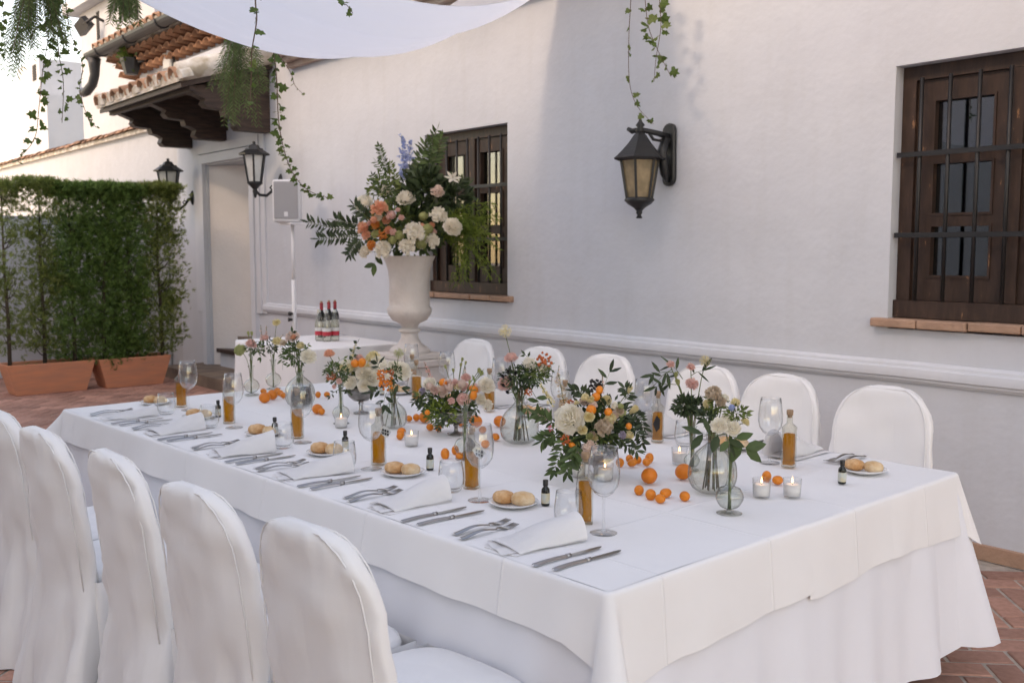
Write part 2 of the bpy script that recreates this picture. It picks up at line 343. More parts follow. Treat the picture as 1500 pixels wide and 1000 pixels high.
def copy_tree(o, parent=None, loc=None, rz=None, label=None, group=None):
    c = o.copy(); COL.objects.link(c); c.parent = parent
    if loc is not None: c.location = loc
    if rz is not None: c.rotation_euler = (0, 0, rz)
    if label: c['label'] = label
    if group: c['group'] = group
    for ch in [x for x in ALLKIDS(o)]: copy_tree(ch, c)
    return c
def ALLKIDS(o): return list(o.children)
rnd = random.random
def ru(a, b): return a + (b - a) * rnd()
def rvec():
    while True:
        v = Vector((ru(-1, 1), ru(-1, 1), ru(-1, 1)))
        if .05 < v.length < 1: return v.normalized()
def bez(p0, p1, p2, n):
    p0, p1, p2 = Vector(p0), Vector(p1), Vector(p2)
    return [p0 * (1 - t) ** 2 + p1 * 2 * t * (1 - t) + p2 * t * t for t in [i / n for i in range(n + 1)]]
WY = 4.926
# =================================================================== ground
g = MB(); g.add([(-120, -60, -.006), (60, -60, -.006), (60, 90, -.006), (-120, 90, -.006)], [(0, 1, 2, 3)])
ground = struct(g.build('ground', M_mortar, smooth=False))
BL, BW, J = .25, .125, .015                                # herringbone pavers
def brick_bm(L_, W_):
    b = MB(); e = .004; h = .014
    x, y = L_ / 2, W_ / 2
    b.add([(-x, -y, -h), (x, -y, -h), (x, y, -h), (-x, y, -h), (-x, -y, -e), (x, -y, -e), (x, y, -e), (-x, y, -e),
           (-x + e, -y + e, 0), (x - e, -y + e, 0), (x - e, y - e, 0), (-x + e, y - e, 0)],
          [(0, 1, 5, 4), (1, 2, 6, 5), (2, 3, 7, 6), (3, 0, 4, 7), (4, 5, 9, 8), (5, 6, 10, 9), (6, 7, 11, 10), (7, 4, 8, 11), (8, 9, 10, 11)])
    return b
bproto = brick_bm(BL - J, BW - J)
bmesh_shared = bproto.mesh('brick', False); bmesh_shared.materials.append(M_brick)
cells = []
a45 = R(45); ca, sa = math.cos(a45), math.sin(a45); U = BL / 2
for i in range(-130, 131):
    for j in range(-130, 131):
        # herringbone with 2:1 bricks on a unit grid of U
        m = (i - j) % 4
        if m == 0: cx, cy, r0 = (i + 1) * U, (j + .5) * U, 0
        elif m == 2: cx, cy, r0 = (i + .5) * U, (j + 0) * U, math.pi / 2
        else: continue
        X = cx * ca - cy * sa - 6; Y = cx * sa + cy * ca + 2
        if not (-15.5 < X < 1 and -1.2 < Y < 4.80): continue
        cells.append((X, Y, r0 + a45))
def floor_vis(px):
    x, y = px
    if x < 0 or x > 1500 or y > 1000: return 0
    if x > 1395 and y > 815: return 2
    if x < 60 and y > 885: return 2
    if x < 345 and 540 < y < 660: return 1
    return 0
rank = []
for c in cells:
    p = proj((c[0], c[1], 0)); v = floor_vis(p); d = math.hypot(c[0], c[1])
    rank.append((0 if v == 2 else (1 if v == 1 else 2), d, c))
rank.sort()
far = MB()
for k, (v, d, c) in enumerate(rank):
    tilt = (ru(-.006, .006), ru(-.006, .006), c[2]); z = ru(-.002, .002)
    if k < 300 and v < 2: put('brick', bmesh_shared, ground, (c[0], c[1], z), tilt)
    else:
        rot = Matrix.Rotation(c[2], 3, 'Z'); off = Vector((c[0], c[1], z)); far.add([rot @ Vector(q) + off for q in bproto.v], bproto.f)
stuff(far.build('brick_field', M_brick2, ground, False))

# =================================================================== main house
def holed_wall(mb, x0, x1, z0, z1, holes, y, depth):
    xs = sorted({x0, x1, *[h[0] for h in holes], *[h[1] for h in holes]}); zs = sorted({z0, z1, *[h[2] for h in holes], *[h[3] for h in holes]})
    def sub(vals, m):
        out = []
        for a, b in zip(vals, vals[1:]):
            n = max(1, int((b - a) / m)); out += [a + (b - a) * i / n for i in range(n)]
        return out + [vals[-1]]
    xs = sub(xs, 1.5); zs = sub(zs, 1.5)
    for xa, xb in zip(xs, xs[1:]):
        for za, zb in zip(zs, zs[1:]):
            xm, zm = (xa + xb) / 2, (za + zb) / 2
            if any(h[0] < xm < h[1] and h[2] < zm < h[3] for h in holes): continue
            mb.add([(xa, y, za), (xb, y, za), (xb, y, zb), (xa, y, zb)], [(0, 1, 2, 3)])
            mb.add([(xa, y + depth, za), (xb, y + depth, za), (xb, y + depth, zb), (xa, y + depth, zb)], [(3, 2, 1, 0)])
    for h in holes:
        a, b, c, d = h; s = .012                                   # soft plaster arris
        mb.add([(a, y, c), (b, y, c), (b, y, d), (a, y, d), (a, y + depth, c), (b, y + depth, c), (b, y + depth, d), (a, y + depth, d)],
               [(0, 4, 5, 1), (1, 5, 6, 2), (2, 6, 7, 3), (3, 7, 4, 0)])
house = empty('white_house', (-6, WY, 0), 0, 'long white plastered house with barred windows and a tiled door porch', 'house')
HO = Vector((-6, WY, 0))
class HB(MB):                                                # world-space verts -> house local
    def build(s, name, m, parent=None, smooth=True, **k):
        s.v = [(x + 6, y - WY, z) for x, y, z in s.v]; return MB.build(s, name, m, parent, smooth, **k)
WL = (-7.15, -6.03, 1.13, 2.52); WR = (-2.82, -1.66, 1.13, 2.50); DOOR = (-11.82, -10.57, 0, 2.56)
w = HB(); holed_wall(w, -12.75, 3.0, -.02, 3.9, [WL, WR, DOOR], WY, .42); w.build('wall', M_wall, house, False)
w = HB(); w.add([(-12.75, WY, -.02), (-12.75, WY + .42, -.02), (-12.75, WY + .42, 3.9), (-12.75, WY, 3.9)], [(0, 1, 2, 3)])
w.build('end_wall', M_wall, house, False)
w = HB(); x0, x1, y0, y1 = -9.3, 2.9, WY + .43, WY + 3.6       # rooms behind the windows, their shade painted near-black
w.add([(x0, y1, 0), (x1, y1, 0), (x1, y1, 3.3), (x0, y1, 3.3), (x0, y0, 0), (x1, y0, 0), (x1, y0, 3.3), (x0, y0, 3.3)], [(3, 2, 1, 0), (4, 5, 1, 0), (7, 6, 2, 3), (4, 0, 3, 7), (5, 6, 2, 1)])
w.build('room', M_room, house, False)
w = HB(); dz = DOOR[3]
w.prism([(DOOR[0] + .004, WY + .03), (DOOR[0] + .9, WY + .62), (DOOR[1] - .004, WY + .66), (DOOR[1] - .004, WY + .9), (DOOR[0] + .004, WY + .9)], .0, dz - .003, 'z')  # jamb splayed outward so it catches more light
w.b2(DOOR[0] - .1, DOOR[1] + .1, WY + .421, WY + 1.0, dz + .002, dz + .1); w.b2(DOOR[1] + .002, DOOR[1] + .12, WY + .421, WY + 1.0, 0, dz)
w.build('door_niche', mat('bounce_lit_niche_plaster', (.80, .76, .73), .9, var=.06, vscale=3, bump=.3, bscale=30), house, False, fix=True)  # paler, warmer than the wall plaster, standing in for bounced light
# dado moulding (stepped profile run along the wall)
prof = [(dy * .8, .848 + (z - .845) * .72) for dy, z in [(0, .845), (-.018, .848), (-.020, .862), (-.034, .866), (-.036, .885), (-.050, .892), (-.054, .925), (-.048, .955), (-.03, .965), (-.028, .985), (-.012, 1.0), (0, 1.004)]]
def run_profile(prof, xa, xb, y):
    b = HB(); n = 60
    for i in range(n + 1):
        x = xa + (xb - xa) * i / n; j = .0012 * math.sin(i * 1.7) + .001 * math.sin(i * .6)
        b.v += [(x, y + dy, z + j) for dy, z in prof]
    k = len(prof); b.f += [(i * k + q, (i + 1) * k + q, (i + 1) * k + q + 1, i * k + q + 1) for i in range(n) for q in range(k - 1)]
    b.f += [tuple(range(k)), tuple(n * k + q for q in range(k - 1, -1, -1))]; return b
run_profile(prof, -10.28, 3.0, WY).build('dado_moulding', M_trim, house, True, sharp=35)
w = run_profile([(0, 0), (-.012, 0), (-.014, .075), (-.004, .08), (0, .08)], -10.2, 3.0, WY); w.build('skirting', M_sill, house, False)
# door casing: three stepped bands
for k, (o_, t_) in enumerate([(.02, .05), (.14, .035), (.25, .02)]):
    a = HB(); o2 = o_ + .105; x0, x1, zt = DOOR[0], DOOR[1], DOOR[3]
    a.b2(x0 - o2, x0 - o_, WY - t_, WY + .01, .0 if k < 1 else .78, zt + o2); a.b2(x1 + o_, x1 + o2, WY - t_, WY + .01, .0 if k < 1 else .84, zt + o2)
    a.b2(x0 - o_, x1 + o_, WY - t_, WY + .01, zt + o_, zt + o2); a.build('door_casing', M_trim, house, False)
# steps
st = HB(); st.b2(-12.1, -10.3, WY - .52, WY + .2, 0, .13); o = st.build('door_step', M_step, house, False)
st = HB(); st.prism([(-11.6, WY + .02), (-10.577, WY + .02), (-10.577, WY + .5), (-11.2, WY + .3)], 0, .30, 'z'); st.build('door_step', M_wall, house, False, fix=True)
st = HB(); st.prism([(-11.62, WY - .02), (-10.577, WY - .02), (-10.577, WY + .5), (-11.2, WY + .28)], .302, .35, 'z'); st.build('step_nosing', M_wood2, house, False, fix=True)
st = HB(); st.prism([(-11.4, WY + .16), (-10.577, WY + .16), (-10.577, WY + .55), (-11.05, WY + .42)], .352, .50, 'z'); st.build('door_step', M_step, house, False, fix=True)
# eave: boards + tiles
ev = HB()
for k, (d, z0, z1) in enumerate([(.06, 3.40, 3.45), (.13, 3.452, 3.50), (.20, 3.502, 3.55), (.27, 3.552, 3.60)]):
    ev.b2(-9.55, 3.0, WY - d, WY + .1, z0, z1)
M_eave = mat('eave_board', (.40, .28, .22), .8, col2=(.55, .47, .42), vscale=4, bump=.2)
eave = ev.build('eave', M_eave, house, False)
def half_tile(L_=.42, r0=.085, r1=.07, n=8, th=.014):
    b = MB(); vs = []
    for y, r in ((0, r0), (L_, r1)):
        for rr in (r, r - th):
            for i in range(n + 1):
                q = math.pi * i / n; vs.append((rr * math.cos(q), y, rr * math.sin(q)))
    k = n + 1; fs = []
    for i in range(n):
        fs += [(i, i + 1, 2 * k + i + 1, 2 * k + i), (k + i, 3 * k + i, 3 * k + i + 1, k + i + 1), (i, k + i, k + i + 1, i + 1), (2 * k + i, 2 * k + i + 1, 3 * k + i + 1, 3 * k + i)]
    b.add(vs, fs); return b
tile_me = half_tile().mesh('tile'); tile_me.materials.append(M_tile)
tile_or = half_tile().mesh('tile'); tile_or.materials.append(M_tile_o)
plug = MB(); plug.lathe([(.001, 0), (.045, .002), (.062, .012), (.066, .03), (.07, .08)], 8); plug.v = [(x, z, abs(y) if y > -.01 else .0) for x, y, z in plug.v]
rf = HB(); rf.add([(-9.6, WY - .3, 3.602), (3, WY - .3, 3.602), (3, WY + 4, 5.2), (-9.6, WY + 4, 5.2), (-9.6, WY - .3, 3.64), (3, WY - .3, 3.64), (3, WY + 4, 5.25), (-9.6, WY + 4, 5.25)],
      [(3, 2, 1, 0), (4, 5, 6, 7), (0, 1, 5, 4), (1, 2, 6, 5), (2, 3, 7, 6), (3, 0, 4, 7)])
roof = rf.build('roof', M_limew, house, False)
pt = Vector((roof.location)); sl = math.atan2(1.6, 4.3)
for i in range(62):
    put('tile', tile_me, roof, (-9.5 + 6 + i * .2, -.36, 3.61), (sl + ru(-.02, .02), 0, ru(-.03, .03)))

# ---- windows
def window(box, seed):
    x0, x1, z0, z1 = box; W = x1 - x0; yf = WY + .075            # frame face, set back in the reveal
    random.seed(seed)
    f = HB(); t = .075
    f.b2(x0 + .002, x1 - .002, yf, yf + .09, z1 - t, z1 - .002); f.b2(x0 + .002, x1 - .002, yf - .03, yf + .09, z0 + .06, z0 + .06 + .09)
    f.b2(x0 + .002, x0 + t, yf, yf + .09, z0 + .15, z1 - t); f.b2(x1 - t, x1 - .002, yf, yf + .09, z0 + .15, z1 - t)
    win = f.build('window', M_wood, house, False)
    cx = (x0 + x1) / 2; zb, zt = z0 + .152, z1 - t - .002
    for s in (0, 1):
        xa, xb = (x0 + t + .002, cx - .003) if s == 0 else (cx + .003, x1 - t - .002)
        sh = HB(); ys = yf + .02; st_ = .088; mid = .05
        sh.b2(xa, xa + st_, ys, ys + .05, zb, zt); sh.b2(xb - st_, xb, ys, ys + .05, zb, zt)
        hh = [zb, zb + .12]; pz = (zt - .10 - (zb + .12) - 2 * .045) / 3
        sh.b2(xa + st_, xb - st_, ys, ys + .05, zb, zb + .12); sh.b2(xa + st_, xb - st_, ys, ys + .05, zt - .10, zt)
        spans = []; z = zb + .12
        for k in range(3):
            spans.append((z, z + pz)); z += pz
            if k < 2: sh.b2(xa + st_, xb - st_, ys, ys + .05, z, z + .045); z += .045
        if s == 1: sh.b2(xa - .03, xa + .045, ys - .022, ys - .001, zb, zt)                  # meeting stile bead
        for za, zc in spans:                                                          # thin beads round each pane
            for q in ((xa + st_, xa + st_ + .012, za, zc), (xb - st_ - .012, xb - st_, za, zc), (xa + st_ + .012, xb - st_ - .012, za, za + .012), (xa + st_ + .012, xb - st_ - .012, zc - .012, zc)):
                sh.b2(q[0], q[1], ys - .008, ys + .03, q[2], q[3])
        sh.build('sash', M_wood, win, False)
        for za, zc in spans:
            p = HB(); p.b2(xa + st_ + .003, xb - st_ - .003, ys + .031, ys + .036, za + .003, zc - .003); p.build('pane', M_pane, win, False)
    n = 7; yb = WY + .035
    for k in range(n):
        x = x0 + W * (k + .85) / (n + .7)
        b = HB(); b.tube([(x, yb, z0 + .152), (x, yb, z1 - .07)], .0105, 6); b.build('bar', M_iron, win)
    for fz in (.36, .665):
        b = HB(); z = z0 + (z1 - z0) * fz; b.b2(x0 + .01, x1 - .01, yb - .016, yb - .0108, z - .013, z + .013); b.build('cross_bar', M_iron, win, False)
    k = 5; L_ = (W + .16) / k
    for i in range(k):
        b = HB(); xa = x0 - .08 + i * L_; b.b2(xa + .003, xa + L_ - .003, WY - .045 + ru(-.006, .006), WY + .16, z0 + .012 + ru(-.004, .002), z0 + .055 + ru(-.003, .003))
        o = b.build('sill_brick', M_sill, win, False); bv = o.modifiers.new('b', 'BEVEL'); bv.width = .008; bv.segments = 2
window(WL, 3); window(WR, 4)
random.seed(11)

# ---- porch over the door
PX0, PX1 = -12.55, -9.98
pm = HB(); yA, yB = 3.92, WY; zA, zB = 3.17, 3.47
pm.add([(PX0, yA, zA), (PX1, yA, zA), (PX1, yB, zB), (PX0, yB, zB), (PX0, yA, zA + .05), (PX1, yA, zA + .05), (PX1, yB, zB + .05), (PX0, yB, zB + .05)],
       [(3, 2, 1, 0), (4, 5, 6, 7), (0, 1, 5, 4), (1, 2, 6, 5), (2, 3, 7, 6), (3, 0, 4, 7)])
porch = pm.build('porch_roof', M_wood2, house, False)
def bracket(x):
    pts = [(WY, 2.80), (WY - .36, 2.80), (WY - .40, 2.84), (WY - .38, 2.90), (WY - .44, 2.93), (WY - .50, 2.94), (WY - .52, 3.0), (WY - .70, 3.01), (WY - .74, 3.05), (WY - .72, 3.09), (WY - .80, 3.12), (WY - .86, 3.14), (WY - .90, 3.18), (WY - .9, 3.19), (WY, 3.44)]
    b = HB(); b.prism([(a, z) for a, z in pts], x - .07, x + .07, 'x'); b.build('bracket', M_wood2, porch, False, fix=True)
for x in (-10.14, -11.23, -12.28): bracket(x)
mb_ = HB()
for i in range(5):
    y = 4.05 + i * .2; z = zA + (y - yA) / (yB - yA) * (zB - zA); mb_.b2(PX0 + .03, PX1 - .03, y - .03, y + .03, z - .055, z - .002)
mb_.build('batten', M_wood2, porch, False)
mo = HB(); mo.add([(PX0 - .02, yA - .03, zA + .052), (PX1 + .02, yA - .03, zA + .052), (PX1 + .02, yB, zB + .052), (PX0 - .02, yB, zB + .052), (PX0 - .02, yA - .03, zA + .085), (PX1 + .02, yA - .03, zA + .085), (PX1 + .02, yB, zB + .1), (PX0 - .02, yB, zB + .1)],
       [(3, 2, 1, 0), (4, 5, 6, 7), (0, 1, 5, 4), (1, 2, 6, 5), (2, 3, 7, 6), (3, 0, 4, 7)]); mo.build('tile_bed', M_limew, porch, False)
sp_ = math.atan2(zB - zA, yB - yA); nt_ = 9
lime_plug = MB(); lime_plug.prism([(math.cos(math.pi * i / 8) * .078, math.sin(math.pi * i / 8) * .078) for i in range(9)], -.03, .06)
lime_me = lime_plug.mesh('mortar_plug', False); lime_me.materials.append(M_limew)
for i in range(nt_):
    x = PX0 + .1 + i * (PX1 - PX0 - .2) / (nt_ - 1)
    for j in range(3):
        y = yA - .05 + j * .34; z = zA + .09 + j * .34 * math.tan(sp_) + j * .008
        put('tile', tile_me, porch, (x + 6 + ru(-.01, .01), y - WY, z + ru(-.006, .006)), (sp_ + ru(-.03, .03), ru(-.05, .05), ru(-.04, .04)), (1.3, 1.0, 1.35))
    put('mortar_plug', lime_me, porch, (x + 6 + .145, yA - WY - .0 + ru(-.015, .015), zA + .085), (sp_, 0, 0), (1.05, 1.3, ru(1.0, 1.5)))
    for j in (1, 2): put('mortar_plug', lime_me, porch, (x + 6 + .01, yA - WY - .04 + j * .34, zA + .10 + j * .34 * math.tan(sp_)), (sp_, 0, 0), (1.25, 1.2, ru(1.1, 1.4)))
    put('mortar_plug', lime_me, porch, (x + 6, yA - WY + .02, zA + .078), (sp_, 0, 0), ru(1.05, 1.2))
for sx in (PX0 + .02, PX1 - .02):                                       # limewashed verge rolls
    v = HB(); v.tube([(sx, yA - .02, zA + .15), (sx, (yA + yB) / 2, (zA + zB) / 2 + .16), (sx, yB, zB + .15)], [.10, .11, .11], 10); v.build('verge', M_limew, porch)

# =================================================================== neighbour: taller wing, tower, garden wall
wing = empty('tall_white_wing', (-13, WY + .3, 0), 0, 'taller white house wing with grey gutter and orange tile cornice above the porch', 'building')
def WB(off=Vector((-13, WY + .3, 0))):
    class W_(MB):
        def build(s, name, m, parent=None, smooth=True, **k):
            s.v = [(x - off.x, y - off.y, z - off.z) for x, y, z in s.v]; return MB.build(s, name, m, parent, smooth, **k)
    return W_()
yw = WY + .3
w = WB(); w.b2(-14.86, -8.6, yw, yw + 3.5, 3.0, 4.30); w.build('wall', M_wall2, wing, False)
for r in range(3):                                                     # corbelled rows of half tiles
    for i in range(24):
        x = -15.2 + i * .24 + (r % 2) * .12
        put('cornice_tile', tile_or, wing, (x + 13, -.16 - r * .085, 4.08 + r * .10), (R(-6), math.pi * (r % 2 == 0) * 0, ru(-.03, .03)), (1.25, .8, .85))
w = WB(); w.b2(-15.45, -8.6, yw - .3, yw + .2, 4.372, 4.40); w.build('soffit', M_limew, wing, False)
w = WB(); gy, gz = yw - .42, 4.42
pr = [(math.cos(math.pi + math.pi * i / 8) * .095, math.sin(math.pi + math.pi * i / 8) * .095) for i in range(9)]
pr2 = [(a * .9, b * .9 + .0) for a, b in pr[::-1]]
w.prism([(gy + a, gz + .02 + b) for a, b in pr + pr2], -15.75, -8.6, 'x'); gut = w.build('gutter', M_gut, wing, False, fix=True)
for x in (-15.2, -14.0, -12.8, -11.6):
    w = WB(); w.tube([(x, gy + math.cos(q) * .102, gz + .02 + math.sin(q) * .102) for q in [math.pi + math.pi * i / 8 for i in range(9)]], .012, 5); w.build('gutter_clip', M_gut, gut)
    gut.children[-1].location = (0, 0, 0)
w = WB(); w.tube([(-15.55, gy, gz - .06), (-15.55, gy, gz - .16), (-15.55, gy, gz - .3), (-15.60, gy - .02, gz - .43), (-15.74, gy - .06, gz - .52), (-15.86, gy - .08, gz - .53)], [.1, .085, .07, .07, .07, .07], 10); w.build('downspout', M_gut, wing)
w = WB(); w.add([(-15.6, yw - .35, 4.45), (-8.6, yw - .35, 4.45), (-8.6, yw + 3, 5.9), (-15.6, yw + 3, 5.9), (-15.6, yw - .35, 4.40), (-8.6, yw - .35, 4.40), (-8.6, yw + 3, 5.8), (-15.6, yw + 3, 5.8)], [(0, 1, 2, 3), (7, 6, 5, 4), (4, 5, 1, 0), (7, 4, 0, 3), (5, 6, 2, 1)])
wroof = w.build('roof', M_limew, wing, False); sr = math.atan2(1.45, 3.35)
for i in range(28):
    for j in range(3):
        put('tile', tile_me, wing, (-15.5 + 13 + i * .25, -.42 + j * .36, 4.47 + j * .36 * math.tan(sr)), (sr + ru(-.03, .03), 0, ru(-.04, .04)), 1.15)
    put('mortar_plug', lime_me, wing, (-15.5 + 13 + i * .25, -.37, 4.46), (sr, 0, 0), 1.1)
tower = empty('white_chimney_tower', (-15.9, WY + 1.0, 0), 0, 'square white chimney tower with a flat cap and slot vents', 'chimney')
TV = Vector((-15.9, WY + 1, 0))
w = WB(TV); w.b2(-18.6, -15.0, WY + .6, WY + 3.6, 0, 5.62); w.build('shaft', M_wall2, tower, False)
w = WB(TV); w.b2(-18.85, -14.8, WY + .38, WY + 3.8, 5.622, 5.80); w.b2(-18.7, -14.93, WY + .5, WY + 3.7, 5.801, 7.2); w.build('cap', M_wall2, tower, False)
for x in (-15.75, -17.6):
    w = WB(TV); w.b2(x - .07, x + .07, WY + .592, WY + .61, 5.05, 5.5); w.build('vent_slot_shade', M_room, tower, False)  # slots are not cut; dark panels stand in for their shade
CV = Vector((-24.5, 6.6, 0)); ch2 = empty('far_white_chimney', CV, 0, 'slimmer white chimney stack farther off beyond the garden wall', 'chimney')
w = WB(CV); w.b2(-26.4, -23.4, 6.2, 7.6, 0, 4.9); w.build('base', M_wall2, ch2, False)
w = WB(CV); w.b2(-26.1, -24.25, 6.3, 7.4, 4.901, 5.8); w.build('shaft', M_wall2, ch2, False)
w = WB(CV); w.b2(-24.8, -24.5, 6.29, 6.31, 5.35, 5.7); w.build('vent_slot_shade', M_room, ch2, False)  # dark panel painted as the shade inside the slot
gw = empty('garden_wall', (-18, WY, 0), 0, 'white garden wall with a tiled coping running away behind the hedge', 'wall')
w = WB(Vector((-18, WY, 0))); w.b2(-34, -12.76, WY + .02, WY + .35, 0, 3.2); w.build('wall', M_wall2, gw, False)
for i in range(75):
    put('coping_tile', tile_me, gw, (-12.9 + 18 - i * .28, .02, 3.2 + ru(-.01, .01)), (0, 0, R(90) + ru(-.05, .05)), (1.35, .72, .8))
    if i % 2 == 0: put('coping_tile', tile_me, gw, (-12.9 + 18 - i * .28, .26, 3.2), (0, 0, R(90)), (1.3, .72, .7))
w = WB(Vector((-18, WY, 0))); w.b2(-34, -12.8, WY - .04, WY + .4, 3.14, 3.202); w.build('coping_bed', M_limew, gw, False)
lw = MB(); lw.b2(-13.4, -13.15, 1.0, WY - .002, 0, 1.95)
o = lw.build('low_wall', M_wall2, smooth=False); tag(o, 'low plain white wall close behind the potted hedge', 'wall')

# fixtures on the wing
def fix_obj(name, label, cat, loc): return empty(name, loc, 0, label, cat)
p = at_y(247, 80, yw - .08); bl = fix_obj('bulkhead_lamp', 'cream box lamp fixed to the wall under the tile cornice', 'lamp', (p.x, yw, p.z))
b = MB(); b.b2(-.13, .13, -.12, 0, -.2, .2); o = b.build('housing', M_label, bl, False); o.modifiers.new('b', 'BEVEL').width = .02
b = MB(); b.tube([(.14, -.06, -.22), (.16, -.08, .05)], .02, 6); b.tube([(.0, -.06, -.2), (.08, -.07, -.25), (.14, -.06, -.22)], .025, 6); b.build('arm', M_black, bl)
p = at_y(122, 34, WY + .3); fl = fix_obj('floodlight', 'black floodlight on a bracket high on the chimney tower', 'floodlight', (p.x, WY + .6, p.z))
b = MB(); rt = Euler((R(25), R(-28), R(15))).to_matrix(); b.box((-.06, -.28, -.03), (.30, .14, .20), rt, .8); b.build('head', M_gut, fl, False)
b = MB(); b.tube([(.1, -.0, .05), (.12, -.15, .1), (.14, -.25, .02), (.02, -.3, -.02)], .025, 6); b.build('bracket', M_black, fl)
p = at_y(192, 97, yw - .25); pl = fix_obj('wall_pot', 'dark metal wall pot with a trailing green plant', 'planter', (p.x, yw, p.z))
b = MB(); b.lathe([(.001, -.12), (.09, -.12), (.155, .1), (.145, .1), (.08, -.1)], 6, (0, -.25, 0)); b.build('bowl', M_gut, pl, False)
b = MB(); b.tube([(.0, 0, .08), (.22, -.05, .12), (.28, -.12, .05), (.2, -.22, .03)], .02, 6); b.build('bracket', M_black, pl)
b = MB()
for k in range(90):
    d = Vector((ru(-1, 1), ru(-1, 1), ru(-.3, 1.2))).normalized(); b.leaf(Vector((0, -.25, .1)) + d * ru(.03, .22), d, rvec(), .09, .05)
for k in range(30):
    t = k / 30; b.leaf((-.1 - t * .3, -.3, .15 + t * .55), rvec(), rvec(), .07, .04)
b.tube([(-.02, -.27, .1), (-.25, -.3, .35), (-.42, -.3, .75)], .008, 4); b.build('foliage', M_ivy, pl)

# =================================================================== wall lanterns
def hexring(r, z, n=6, rot=0): return [(r * math.cos(2 * math.pi * i / n + rot), r * math.sin(2 * math.pi * i / n + rot), z) for i in range(n)]
def cage(root, n, prof, zt, zb, rt, rb, panemat, framemat, rot):
    f = MB()
    T = hexring(rt, zt, n, rot); B = hexring(rb, zb, n, rot)
    for i in range(n):
        f.tube([B[i], T[i]], .011, 4); f.tube([T[i], T[(i + 1) % n]], .012, 4); f.tube([B[i], B[(i + 1) % n]], .012, 4)
    f.build('cage', framemat, root, False)
    for i in range(n):
        q = MB(); k = .93
        a, b_, c, d = [Vector(x) for x in (B[i], B[(i + 1) % n], T[(i + 1) % n], T[i])]; m = (a + b_ + c + d) / 4
        inn = Vector((m.x, m.y, 0)).normalized() * .006
        vs = [m + (x - m) * k for x in (a, b_, c, d)]; q.add([v - inn for v in vs] + [v - inn * 1.7 for v in vs], [(0, 1, 2, 3), (7, 6, 5, 4), (0, 4, 5, 1), (1, 5, 6, 2), (2, 6, 7, 3), (3, 7, 4, 0)])
        q.build('pane', panemat, root, False)
# big hexagonal lantern hanging from its arm
pL = at_y(937, 250, WY - .24); LZ = 1.55
big = empty('wall_lantern', (pL.x, WY, 0), 0, 'black hexagonal wall lantern with amber panes hanging between the two windows', 'lantern')
zT = at_y(937, 233, WY - .24).z; zB_ = at_y(937, 292, WY - .24).z; zF = at_y(937, 320, WY - .24).z; zR = at_y(940, 194, WY - .24).z; zP = at_y(940, 176, WY - .24).z
g_ = empty('lantern_body', (0, -.24, 0)); bpy.data.objects.remove(g_)
def shift(o, v): o.location = Vector(o.location) + Vector(v); return o
n0 = len(bpy.data.objects)
cage(big, 6, None, zT, zB_, .125, .082, M_amber, M_lant, R(0))
b = MB(); b.lathe([(.165, zT - .006), (.17, zT + .004), (.150, zT + .02), (.115, zT + .055), (.075, zT + .10), (.04, zT + .15), (.024, zR)], 6); b.lathe([(.15, zT + .012), (.001, zT + .02)], 6); b.build('roof', M_lant, big, False, fix=True)
b = MB(); b.lathe([(.02, zR - .005), (.032, zR + .012), (.018, zR + .03), (.03, zR + .045), (.012, zR + .07), (.008, zP + .01), (.001, zP + .015)], 10); b.build('finial', M_lant, big)
b = MB(); b.lathe([(.09, zB_ + .006), (.098, zB_ - .006), (.075, zB_ - .03), (.035, zB_ - .055), (.018, zB_ - .075), (.022, zB_ - .085), (.012, zB_ - .10), (.022, zB_ - .12), (.014, zF + .01), (.001, zF)], 10); b.build('drop', M_lant, big)
for o in big.children: o.location = (0, -.24, 0)
b = MB(); zc = zR - .05; b.tube([(-.09, -.26, zR + .03), (-.06, -.25, zR + .012), (0, -.24, zR + .018), (.04, -.12, zR - .0), (.05, -.02, zR - .02)], [.012, .018, .016, .018, .022], 8)
b.tube([(.02, -.18, zR - .0), (.03, -.15, zR - .04), (.04, -.1, zR - .045), (.05, -.05, zR - .03)], .010, 6)
b.tube([(.05, -.05, zR - .03), (.05, -.09, zR - .12), (.05, -.06, zR - .25), (.05, -.03, zR - .3)], [.03, .034, .03, .02], 8); b.build('arm', M_lant, big)
b = MB(); b.prism([(.05 + math.cos(a) * .055, (zR + .02 if math.sin(a) > 0 else zR - .28) + math.sin(a) * .05) for a in [2 * math.pi * i / 16 for i in range(16)]], -.035, -.001); o = b.build('wall_plate', M_lant, big, False, fix=True); o.modifiers.new('b', 'BEVEL').width = .01
